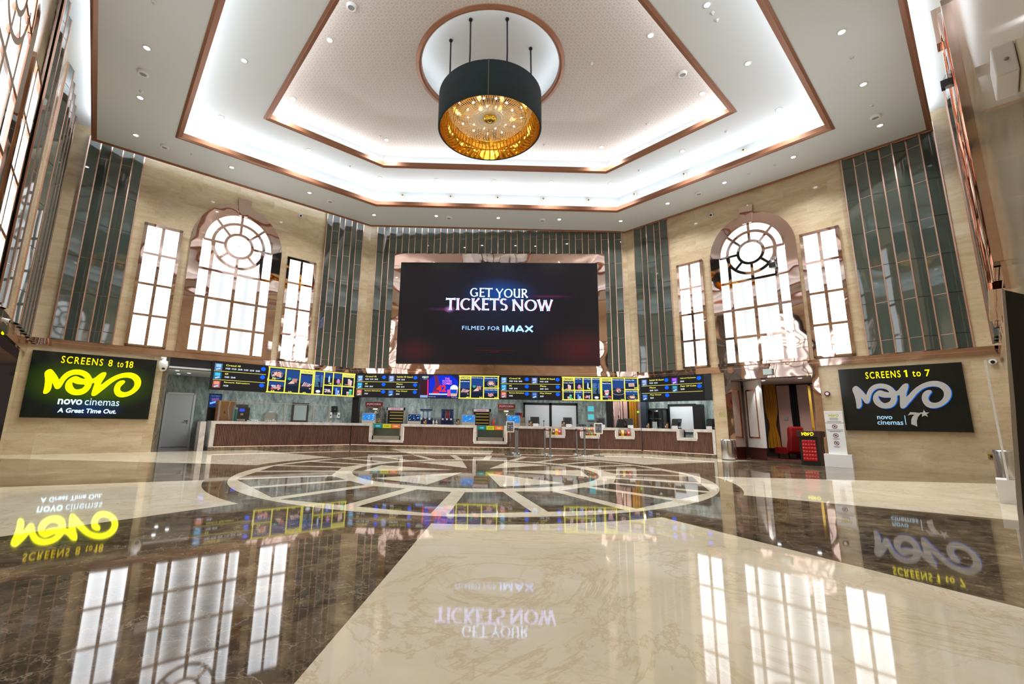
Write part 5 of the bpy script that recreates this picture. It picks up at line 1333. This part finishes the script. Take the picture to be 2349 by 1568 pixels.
# litter bins
BINP = [None]
def bin_(label, F, x, y):
    t = thing('litter_bin', label, 'bin', F, (x, y, 0))
    MB().lathe([(.20, .02), (.205, .0), (.21, .02), (.21, .66), (.20, .70), (.165, .70)], STEEL, 40).build('body', t)
    MB().lathe([(.206, .0), (.215, .0), (.215, .03), (.206, .03)], BLACKM, 32, cap=False).build('foot_ring', t)
    MB().lathe([(.001, .64), (.163, .64), (.163, .70)], BLACKM, 32, cap=False).build('opening', t)
bin_('round brushed steel litter bin at the foot of the marble pillar by the portal', FR, 4.48, -.38)
bin_('round brushed steel litter bin in the right corner behind the white board', FSR, 1.6, -.27)
# red alarm ring, exit box, cameras, sockets
t = thing('alarm_bell', 'small round red rimmed fire alarm on the marble right of the portal', 'alarm', FR, (7.44, -.01, 2.21))
MB().disc((0, -.05, 0), .075, 'y', .05, mat('maroon_plastic', (.10, .01, .02), .4), 24).build('housing', t); MB().disc((0, -.06, 0), .045, 'y', .012, WHITEP, 20).build('lens', t)
t = thing('exit_box', 'small pale unlit exit light box on the copper header over the portal', 'sign', FR, (5.88, -.20, 2.91))
MB().box(-.13, .13, 0, .06, 0, .19, mat('pale_green_acrylic', (.45, .55, .52), .3)).build('diffuser', t); MB().box(-.14, .14, .06, .149, -.01, .2, GREYP).build('housing', t)
t = thing('dome_camera', 'white hanging dome security camera right of the lit yellow sign', 'camera', FL, (-7.88, -.19, 2.62))
b = MB(); b.lathe([(.13, .16), (.14, .20), (.12, .34), (.06, .36), (.06, .44)], WHITEP, 24); b.build('housing', t)
b = MB(); b.lathe([(.001, .0), (.07, .015), (.115, .07), (.13, .16)], WHITEP, 24, cap=False); b.build('dome', t)
MB().box(-.03, .05, -.135, -.08, .05, .11, BLACK).build('lens_window', t); MB().box(-.07, .07, .02, .14, .40, .46, WHITEP).build('bracket', t); MB().box(-.08, .08, .14, .188, .34, .5, WHITEP).build('wall_plate', t)
def mini_cam(label, F, x, z, y=-.01):
    t = thing('wall_camera', label, 'camera', F, (x, y, z)); MB().disc((0, -.07, 0), .075, 'y', .07, WHITEP, 20).build('housing', t); MB().disc((0, -.10, -.01), .042, 'y', .03, BLACK, 18).build('lens', t)
mini_cam('small round white camera high on marble right of the left arched window', FL, -3.96, 9.52)
mini_cam('small round white camera high on marble left of the right arched window', FR, 4.44, 9.31)
mini_cam('small round white camera on marble beside the black SCREENS 1 to 7 sign', FR, 11.02, 2.90)
b = MB(); b.box(-.07, .07, -.012, 0, 0, .13, mat('brass_plate', (.45, .30, .06), .3, .8)); b.box(-.035, .035, -.016, -.012, .03, .09, BLACK); tag(b.build('socket_plate', mw=FR @ Matrix.Translation((10.70, 0, .43))), 'brass socket plate low on the marble under the right sign', 'socket')
for F, x, z, lb in ((FB, -5.98, 4.95, 'small brass plate on the marble pier left of the giant screen'), (FB, 5.98, 5.0, 'small brass plate on the marble pier right of the giant screen')):
    tag(MB().box(-.05, .05, -.012, 0, 0, .1, mat('brass_plate', (.45, .30, .06), .3, .8)).build('wall_plate', mw=F @ Matrix.Translation((x, 0, z))), lb, 'wall plate')
def stage_lamp(label, F, x, y, z, s=1.0, rz=0):
    t = thing('stage_lamp', label, 'spotlight', F, (x, y, z), rz)
    MB().box(-.13*s, .13*s, -.12*s, .14*s, -.32*s, -.08*s, BLACKM).build('lamp_body', t, bevel=.02*s)
    MB().lathe([(.10*s, -.36*s), (.11*s, -.32*s)], GREYP, 20).build('lens', t)
    b = MB(); b.tube([(-.14*s, 0, -.2*s), (-.14*s, 0, .02*s), (.14*s, 0, .02*s), (.14*s, 0, -.2*s)], .012*s, BLACKM); b.tube([(0, 0, .02*s), (0, 0, .14*s), (0, .25*s, .14*s)], .014*s, BLACKM); b.build('yoke', t)
    MB().box(-.10*s, .10*s, .02*s, .10*s, .06*s, .2*s, STEEL).build('clamp', t)
    for q in (-.12, .12): MB().box(q*s-.01, q*s+.01, -.2*s, -.1*s, -.36*s, -.1*s, BLACKM).build('barn_door', t)
stage_lamp('small black stage lamp hanging in front of the right arched window', FR, 6.40, -.22, 6.85, .75)
stage_lamp('black stage lamp clamped on the copper surround at the far right wall', FSR, 7.0, -.14, 7.20, .5)
# white box and black standee on the right side wall
t = thing('wall_box', 'white wall mounted box with a dark dot at the top right edge', 'wall box', FSR, (13.465, -.0, 3.25))
MB().box(-.155, .155, -.10, -.002, 0, .21, WHITEP).build('housing', t, bevel=.008); MB().ball((.155, -.045, .10), .012, GREYP, 10).build('indicator', t)
t = thing('standee', 'tall black freestanding sign panel with a pale metal edge at the right border', 'sign stand', FSR, (13.0, -.02, 0))
pts = [(-.0, 0), (.34, 0), (.31, .62), (.255, 1.26), (.20, 2.02), (.0, 1.9)]
b = MB(); n = len(pts); b.add([(x, -o, z) for x in (0, .08) for o, z in pts], [tuple(range(n)), tuple(reversed(range(n, 2*n)))]+[(i, (i+1) % n, n+(i+1) % n, n+i) for i in range(n)], BLACK); b.build('panel', t)
pts = [(.34, 0), (.365, 0), (.333, .62), (.275, 1.26), (.212, 2.04), (.20, 2.02), (.255, 1.26), (.31, .62)]
b = MB(); n = len(pts); tr = tessellate_polygon([[Vector((p[0], p[1], 0)) for p in pts]]); b.add([(x, -o, z) for x in (-.01, .07) for o, z in pts], [tuple(q) for q in tr]+[tuple(n+i for i in q) for q in tr]+[(i, (i+1) % n, n+(i+1) % n, n+i) for i in range(n)], STEEL); b.build('metal_edge', t)
t = thing('side_camera', 'small white camera on the band at the far left edge', 'camera', FSL, (-5.0, -.06, 3.05)); MB().tube([(0, 0, 0), (0, -.12, -.02)], .04, WHITEP, 14).build('housing', t); MB().tube([(0, -.12, -.02), (0, -.14, -.023)], .03, BLACK, 14).build('lens', t)

# ================================================================== QUEUE POSTS AND SIGN STANDS
def stanchion(label, x, y, belt=None):
    t = thing('queue_post', label, 'queue post', ID, (x, y, 0), 0, None)
    MB().lathe([(.001, .0), (.165, .0), (.165, .008), (.12, .02), (.03, .035)], CHROME, 32, cap=False).build('base', t)
    MB().lathe([(.035, .03), (.035, .90)], mat('satin_steel', (.30, .33, .36), .3, .9), 20).build('pole', t)
    MB().lathe([(.038, .88), (.04, .90), (.04, .955), (.03, .965)], BLACKM, 20).build('belt_head', t)
    if belt:
        dx, dy = belt[0]-x, belt[1]-y; L = math.hypot(dx, dy); ux, uy = dx/L, dy/L
        vs = []
        for k in range(13):
            u = k/12; sag = -.035*4*u*(1-u)
            for h_ in (.905, .95): vs.append((ux*(.04+u*(L-.08)), uy*(.04+u*(L-.08)), h_+sag))
        MB().add(vs, [(2*k, 2*k+2, 2*k+3, 2*k+1) for k in range(12)], mat('red_belt', (.35, .012, .015), .6)).build('belt', t)
QP = [(.82, 18.0), (.84, 16.85), (1.93, 17.8), (2.04, 16.9), (3.18, 18.0), (3.34, 17.2)]
ql = ['steel queue post behind another beside the left sign stand', 'steel queue post standing before another, beside the left sign stand', 'rear steel queue post of the middle pair holding a red belt', 'front steel queue post of the middle pair before the yellow snacks', 'rear steel queue post holding a red belt left of the right sign stand', 'front steel queue post just left of the right sign stand']
for i, (x, y) in enumerate(QP): stanchion(ql[i], x, y, QP[i+1] if i in (0, 2, 4) else None)
def signstand(label, x, y):
    t = thing('sign_stand', label, 'sign stand', ID, (x, y, 0), random.uniform(-.1, .1))
    MB().lathe([(.001, 0), (.19, 0), (.19, .012), (.03, .02)], BLACKM, 32, cap=False).build('base', t)
    b = MB(); b.tube([(0, 0, .015), (0, 0, .9)], .011, mat('satin_steel', (.30, .33, .36), .3, .9), 10); b.tube([(0, 0, .42), (0, 0, .45)], .018, BLACKM, 10); b.build('pole', t)
    b = MB(); b.rbox(-.155, .155, -.025, -.008, .80, 1.20, .03, WHITEP); bo = b.build('frame', t)
    b = MB(); b.box(-.115, .115, -.028, -.025, .835, 1.165, mat('slate_poster', (.07, .075, .10), .5)); text(b, 'novo', -.05, 1.12, .05, 1.145, -.030, em((.7, .55, .02), .7), .02); b.box(-.09, -.01, -.030, -.028, 1.03, 1.06, em((.7, .55, .02), .6)); b.box(.0, .09, -.030, -.028, 1.03, 1.06, em((.25, .25, .5), .8))
    for q in (-.06, .06): b.box(q-.03, q+.03, -.030, -.028, .955, 1.0, em((.35, .3, .5), .8)); b.box(q-.025, q+.025, -.030, -.028, .88, .92, em((.25, .22, .12), .8))
    b.box(-.115, .115, -.030, -.028, .835, .85, em((.7, .5, .02), .7)); b.build('poster', bo)
signstand('small white framed sign on a thin pole with black base, left of two', .58, 17.1)
signstand('small white framed sign on a thin pole with black base, right of two', 3.86, 17.2)

# ================================================================== THINGS ON AND BEHIND THE COUNTERS
TOP = 1.03
def pos_white(label, x, pic):
    t = thing('cash_display', label, 'display', FM, (x, .35, TOP))
    MB().box(-.28, .28, -.02, .14, 0, .115, mat('greige_plastic', (.45, .42, .38), .4)).build('base', t, bevel=.008)
    MB().rbox(-.285, .285, .0, .04, .11, .44, .015, mat('greige_plastic', (.45, .42, .38), .4)).build('bezel', t)
    b = MB(); b.box(-.262, .262, -.004, 0, .135, .415, em((.03, .22, .62), 1.1) if pic != 1 else em((.01, .02, .06), 1.0)); rnd = random.Random(pic)
    for k in range(14): 
        px, pz = rnd.uniform(-.22, .22), rnd.uniform(.16, .39); b.bar((px-rnd.uniform(.01, .04), pz-.02), (px+rnd.uniform(.01, .04), pz+.02), rnd.uniform(.012, .03), -.0055-.0003*k, -.004, em(rnd.choice(((.1, .45, .9), (.02, .12, .4), (.3, .65, 1))) if pic != 1 else rnd.choice(((.02, .3, .9), (.3, .6, 1), (.0, .08, .4))), 1.1))
    b.build('screen', t)
pos_white('cash display with blue screen in front of the left popcorn machine', kxm(-5.71), 0)
pos_white('cash display with dark blue picture right of the left nacho warmer', kxm(-3.655), 1)
pos_white('cash display with blue screen left of the right nacho warmer', kxm(-1.215), 2)
pos_white('cash display with bright blue screen below the right popcorn machine', kxm(.795), 3)
def pos_black(label, F, x, y, rz=0.0, w=.38):
    t = thing('till', label, 'till', F, (x, y, TOP), rz)
    MB().prism([(-.16, 0), (.16, 0), (.12, .05), (-.12, .05)], -.02, .22, BLACK).build('base', t)
    MB().box(-.03, .03, .10, .16, .04, .26, BLACK).build('neck', t)
    M = MB(); M.add([(-w/2, .02, .10), (w/2, .02, .10), (w/2, .14, .40), (-w/2, .14, .40), (-w/2, .06, .09), (w/2, .06, .09), (w/2, .18, .39), (-w/2, .18, .39)], [(0, 1, 2, 3), (7, 6, 5, 4), (0, 4, 5, 1), (1, 5, 6, 2), (2, 6, 7, 3), (3, 7, 4, 0)], BLACK); M.build('monitor', t)
    MB().box(-w*.35, w*.30, -.02, .0, .08, .36, mat('slate_screen', (.035, .04, .045), .2)).build('customer_screen', t)
    MB().box(-.10, .13, -.10, -.09, 0, .12, PAPERW).build('price_card', t)
for i, x in enumerate((1.75, 3.21, 4.67, 5.90)):
    pos_black(['black till in front of the left white roller screen', 'black till in front of the right white roller screen', 'black till right of the tablets on the centre counter', 'black till in front of the pink panels, right end of centre counter'][i], FM, kxm(x), .38)
tag(MB().prism([(-.22, 0), (.22, 0), (.26, .10), (.15, .36), (-.12, .36), (-.2, .1)], 0, .2, BLACK).build('cash_till', mw=FM @ Matrix.Translation((kxm(5.58), .45, TOP))), 'bulky black till back left of the right end till on the centre counter', 'till')
pos_black('black till in front of the single white screen on the right counter', FR, 2.28, .40)
pos_black('black till at the far right end of the right counter by the pillar', FR, 3.60, .45, -.2)
def picstand(label, F, x, y):
    t = thing('picture_stand', label, 'picture stand', F, (x, y, TOP))
    MB().box(-.09, .09, -.003, .004, 0, .25, GLASS).build('acrylic_holder', t)
    b = MB(); b.box(-.075, .075, .006, .012, .01, .24, mat('brown_poster', (.05, .022, .012), .4)); b.box(-.01, .055, .003, .006, .02, .19, mat('orange_print', (.62, .25, .06), .5)); b.disc((.022, .002, .16), .035, 'y', .002, mat('cream_print', (.7, .5, .3), .5), 14); b.box(-.06, -.02, .003, .006, .05, .12, PAPERW); b.build('poster', t)
for i, (F, x, y) in enumerate(((FM, kxm(-3.13), .2), (FM, kxm(-1.67), .2), (FM, kxm(1.53), .2), (FM, kxm(2.98), .2), (FR, .88+.32, .2), (FR, 2.0, .2))):
    picstand('small orange popcorn picture in a clear stand ' + ['right of the dark blue cash display', 'left of the third cash display', 'left of the first black till', 'left of the second black till', 'at the left end of the right counter', 'left of the till on the right counter'][i], F, x, y)
t = thing('leaflet_holder', 'clear leaflet holder with a white sheet near the fridge on the right counter', 'leaflet holder', FR, (1.50, .2, TOP)); MB().box(-.11, .11, 0, .004, 0, .28, GLASS).build('acrylic_holder', t); MB().box(-.10, .10, .006, .009, .01, .27, PAPERW).build('sheet', t); MB().disc((0, -.0, 0), .1, 'z', .006, WHITEP).build('base', t)
t = thing('microphone', 'thin black desk microphone between the two white roller screens', 'microphone', FM, (kxm(2.13), .25, TOP)); MB().lathe([(.05, 0), (.05, .012), (.01, .02)], BLACKM, 18).build('base', t); MB().tube([(0, 0, .015), (0, 0, .2)], .008, BLACKM).build('stem', t); MB().lathe([(.012, .19), (.03, .215), (.03, .25), (.015, .26)], BLACKM, 14).build('head', t)
for i, x in enumerate((3.66, 3.80, 3.94, 4.22)):
    t = thing('tablet', 'black tablet leaning in a row behind the middle snack niche, %s from left' % ORD[i], 'tablet', FM, (kxm(x), .22, TOP), .3, 'leaning tablets'); M = MB(); M.add([(-.07, 0, 0), (.07, 0, 0), (.07, .07, .12), (-.07, .07, .12), (-.07, .012, 0), (.07, .012, 0), (.07, .082, .12), (-.07, .082, .12)], [(0, 1, 2, 3), (7, 6, 5, 4), (0, 4, 5, 1), (1, 5, 6, 2), (2, 6, 7, 3), (3, 7, 4, 0)], BLACK); M.build('slate', t); MB().box(-.075, .075, -.01, .02, 0, .015, WHITEP).build('foot', t)
for i, x in enumerate((-2.80, -2.66)):
    tag(MB().lathe([(.045, 0), (.05, .02), (.035, .14), (.02, .17), (.022, .22)], CHROME, 16).build('jug', mw=FM @ Matrix.Translation((kxm(x), .5, TOP))), 'small steel jug between the slush machines, ' + ['left one of two', 'right one of two'][i], 'jug')
t = thing('napkin_box', 'small glass and steel box left of the first black till', 'box', FM, (kxm(1.22), .4, TOP)); MB().box(-.11, .11, 0, .2, 0, .14, STEEL).build('body', t); MB().box(-.11, .11, 0, .2, .14, .2, GLASS).build('lid', t)
# machines on the back bar
BT = .90
YM = 21.75
def nacho(label, x):
    t = thing('nacho_warmer', label, 'food warmer', ID, (x, YM, BT))
    w = .44
    b = MB(); b.box(-w, w, .05, .5, 0, .9, STEEL); b.box(-w, -w+.06, 0, .05, 0, .9, STEEL); b.box(w-.06, w, 0, .05, 0, .9, STEEL); b.box(-w, w, 0, .05, .76, .9, STEEL); b.build('cabinet', t)
    b = MB(); b.box(-w+.06, w-.06, .02, .05, .02, .76, BLACK); b.build('dark_interior', t)
    b = MB()
    for k in range(5): b.box(-w+.16, w-.10, .0, .02, .07+.145*k, .10+.145*k, em((.55, .38, .05), .7)); b.box(-w+.06, w-.06, -.002, .02, .02+.145*k, .045+.145*k, BLACKM)
    b.build('shelf', t)
    b = MB(); b.box(-w+.05, w-.10, -.006, 0, .77, .88, em((.62, .50, .52), .8)); text(b, 'NACHOS', -.24, .795, .22, .855, -.008, em((.55, .05, .2), .9), .05); b.build('lit_header', t)
nacho('steel nacho warmer with black shelves and lit header, left of two', kx(-4.97)-.02)
nacho('steel nacho warmer with black shelves and lit header, right of two', kx(-.72)+.0)
def popcorn(label, x, full):
    t = thing('popcorn_machine', label, 'popcorn machine', ID, (x, YM, BT))
    b = MB(); b.box(-.40, .40, .0, .5, 0, .14, STEEL)
    for px in (-.40, .36): b.box(px, px+.04, 0, .04, .14, .86, STEEL); b.box(px, px+.04, .46, .5, .14, .86, STEEL)
    b.box(-.40, .40, 0, .5, .84, .90, STEEL); b.build('frame', t)
    MB().box(-.36, .36, .01, .02, .14, .84, GLASS).build('glass_front', t)
    MB().box(-.36, .36, .44, .46, .14, .84, mat('inner_steel', (.25, .28, .28), .35)).build('back_panel', t)
    b = MB(); b.lathe([(.001, .50), (.12, .50), (.13, .66), (.05, .69)], STEEL, 20, .05, .25); b.tube([(.05, .25, .68), (.05, .25, .84)], .015, STEEL); b.build('kettle', t)
    b = MB(); b.box(-.42, .42, -.03, .05, .93, 1.14, mat('dark_red_board', (.17, .012, .015), .35)); b.box(-.40, .40, 0, .5, .90, .94, STEEL); text(b, 'POPCORN', -.34, .99, .34, 1.08, -.034, em((.5, .42, .38), .8), .02, 1.05, .2); b.build('sign_board', t)
    MB().box(-.1, .1, .2, .3, .80, .82, em((1, .8, .5), 5)).build('lamp', t)
    if full:
        b = MB(); rnd = random.Random(3)
        for k in range(60): b.ball((rnd.uniform(-.33, .33), rnd.uniform(.08, .42), .16+rnd.random()*.18), .032, mat('popcorn_corn', (.80, .52, .22), .7), 7)
        o = b.build('popcorn', t); o['kind'] = 'stuff'
popcorn('popcorn machine with a dark red sign at the left black post', kx(-6.05)-.05, True)
popcorn('popcorn machine with a dark red sign left of the white roller screens', kx(.52)-.02, False)
def slush(label, x, bowls):
    t = thing('slush_machine', label, 'drinks machine', ID, (x, YM, BT))
    MB().box(-.30, .30, .02, .45, 0, .42, NAVY).build('body', t, bevel=.01); MB().box(-.26, .26, -.10, .02, .0, .07, GREYP).build('drip_tray', t)
    for i, px in enumerate((-.2, 0, .2)):
        b = MB(); b.lathe([(.085, .42), (.09, .46), (.09, .74), (.08, .77)], bowls[i], 20, px, .18); b.build('bowl', t)
        b = MB(); b.rbox(px-.09, px+.09, .06, .30, .78, .85, .02, NAVY); b.build('lid', t)
        b = MB(); b.disc((px, -.01, .38), .05, 'y', .04, WHITEP, 16) ; b.box(px-.02, px+.02, -.05, .02, .25, .34, BLACK); b.build('tap', t)
CLR = mat('frosted_bowl', (.30, .38, .42), .2)
slush('navy slush machine with three clear bowls, left of two', kx(-3.50), (CLR, CLR, CLR))
slush('navy slush machine with blue and red bowls, right of two', kx(-2.43), (NAVY, mat('red_slush', (.25, .02, .03), .25), NAVY))
for i, (x, m_, nm) in enumerate(((.90, mat('blue_plastic', (.02, .10, .55), .4), 'blue'), (1.07, REDP, 'red'))):
    b = MB(); b.lathe([(.055, 0), (.09, .22), (.095, .22)], m_, 20); tag(b.build('popcorn_cup', mw=Matrix.Translation((kx(x)+.12, 21.75, 1.42))), '%s tall cup on the box top right of the right popcorn machine' % nm, 'cup')
tag(MB().box(-.22, .28, 0, .4, 0, .52, STEEL).build('steel_box', mw=Matrix.Translation((kx(.98)+.12, 21.62, BT))), 'steel box carrying the blue and red cups beside the right popcorn machine', 'box')
tag(MB().lathe([(.05, 0), (.055, .02), (.055, .34), (.02, .40), (.02, .45)], REDP, 16).build('fire_extinguisher', mw=Matrix.Translation((kx(-.12), 21.8, BT))), 'small red bottle right of the right nacho warmer', 'bottle')
tag(MB().lathe([(.04, 0), (.05, .12)], WHITEP, 14).build('paper_cup', mw=Matrix.Translation((kx(-.12)+.2, 21.75, BT))), 'small white cup beside the red bottle on the back counter', 'cup')
# left counter: carton, coffee machine, steel warmer, wall fittings
t = thing('cardboard_box', 'tall brown cardboard box with blue ties behind the glass guard', 'box', FL, (-5.73, .50, TOP))
MB().box(-.27, .27, 0, .4, 0, .72, CARD).build('carton', t); b = MB(); b.box(-.29, .31, -.02, .42, .60, .74, mat('orange_card', (.50, .20, .05), .8)); b.build('lid', t)
b = MB(); b.box(-.06, .0, -.003, 0, .28, .31, BLACK); b.box(-.06, -.01, -.003, 0, .33, .36, BLACK); b.build('printed_mark', t); MB().tube([(.10, -.02, .70), (.07, -.02, .4), (.14, -.02, .05)], .010, PAPERW, 6).build('tie', t); MB().tube([(.24, -.02, .70), (.23, -.02, .3), (.22, -.02, .02)], .010, mat('cyan_tie', (.05, .45, .7), .4), 6).build('tie', t)
t = thing('coffee_machine', 'black coffee machine with a blue display right of the cardboard box', 'coffee machine', FL, (-5.10, .62, TOP))
MB().box(-.23, .23, .08, .45, .0, .52, BLACK).build('body', t, bevel=.012); MB().box(-.23, .05, .0, .08, .30, .50, BLACK).build('head', t, bevel=.008); MB().box(-.15, .02, -.006, .0, .36, .47, em((.01, .06, .75), 1.1)).build('display', t); MB().box(-.22, .06, -.06, .08, .02, .08, STEEL).build('drip_tray', t); MB().box(-.10, -.0, .02, .08, .22, .30, CHROME).build('spout', t); MB().box(-.2, .16, .1, .4, .52, .63, mat('smoke_plastic', (.06, .07, .07), .2)).build('bean_hopper', t)
t = thing('teal_bottle', 'teal bottle standing between the cardboard box and the coffee machine', 'bottle', FL, (-5.385, .52, TOP)); MB().lathe([(.045, 0), (.05, .02), (.05, .40), (.035, .44)], mat('teal_plastic', (.0, .22, .20), .35), 18).build('body', t); MB().lathe([(.05, .44), (.05, .50)], WHITEP, 16).build('cap', t)
t = thing('food_warmer', 'steel food warmer with a folded lid behind the glass guard', 'food warmer', FL, (-4.10, .62, TOP)); MB().box(-.25, .25, 0, .42, 0, .26, STEEL).build('body', t, bevel=.01); MB().prism([(-.22, .26), (.25, .26), (.20, .36), (-.18, .34)], .02, .4, STEEL).build('lid', t); MB().tube([(-.1, -.02, .37), (.12, -.02, .40), (.2, -.02, .30)], .012, CHROME).build('handle', t)
for i, x in enumerate((-4.85, -4.15)):
    b = MB(); rnd = random.Random(i); 
    for k in range(16): b.ball((rnd.gauss(0, .09), rnd.gauss(0, .05), .02+abs(rnd.gauss(0, .03))), .022, PAPERW, 6)
    o = tag(b.build('white_trimmings', mw=FL @ Matrix.Translation((x, .22, TOP))), 'small heap of white scraps on the left counter, ' + ['left of two', 'right of two'][i], 'scraps'); o['kind'] = 'stuff'
t = thing('service_hatch', 'black framed hatch with a pale pane on marble behind the left counter', 'hatch', FL, (-2.22, DP_L-.01, 1.04)); b = MB()
for a in ((-.37, -.29, 0, .85), (.29, .37, 0, .85), (-.37, .37, .77, .85), (-.37, .37, 0, .07)): b.box(a[0], a[1], -.06, 0, a[2], a[3], BLACK)
b.build('frame', t); MB().box(-.29, .29, -.03, -.0, .07, .77, mat('pale_pane', (.33, .38, .37), .2)).build('pane', t)
t = thing('towel_dispenser', 'black paper towel dispenser on marble behind the left counter', 'dispenser', FL, (-.63, DP_L-.01, 1.52)); MB().rbox(-.13, .13, -.14, 0, 0, .29, .03, BLACK).build('housing', t); MB().box(-.02, .02, -.145, -.14, .12, .16, GREYP).build('window', t)
for i, x in enumerate((-.80, -.40)):
    t = thing('soap_dispenser', 'white soap dispenser under the black towel dispenser, ' + ['left one', 'right one'][i], 'dispenser', FL, (x, DP_L-.01, 1.25)); MB().rbox(-.06, .06, -.10, 0, 0, .26, .02, WHITEP).build('housing', t); MB().box(-.025, .025, -.105, -.10, .08, .15, BLACKM).build('level_window', t)
t = thing('poster_screen', 'dark blue lit poster screen on a black stand left of the cardboard box', 'screen', FL, (-6.03, 1.0, 0)); MB().box(-.21, .21, 0, .06, 1.1, 2.03, BLACK).build('frame', t); b = MB(); b.box(-.19, .19, -.004, 0, 1.52, 2.0, em((.01, .04, .16), .9)); b.bar((-.16, 1.66), (.05, 1.74), .07, -.006, -.004, em((.15, .4, 1), 1.2)); b.bar((-.12, 1.8), (.12, 1.84), .10, -.0055, -.004, em((.2, .08, .3), .9)); text(b, 'HOT FRESH', -.13, 1.93, .13, 1.955, -.006, em((.35, .45, .6), .9)); b.build('display', t); MB().box(-.20, .20, -.02, .2, 0, 1.1, BLACK).build('stand', t)
# lit writing mirrored on the polished marble beside the door is a reflection; faint logo on the pillar
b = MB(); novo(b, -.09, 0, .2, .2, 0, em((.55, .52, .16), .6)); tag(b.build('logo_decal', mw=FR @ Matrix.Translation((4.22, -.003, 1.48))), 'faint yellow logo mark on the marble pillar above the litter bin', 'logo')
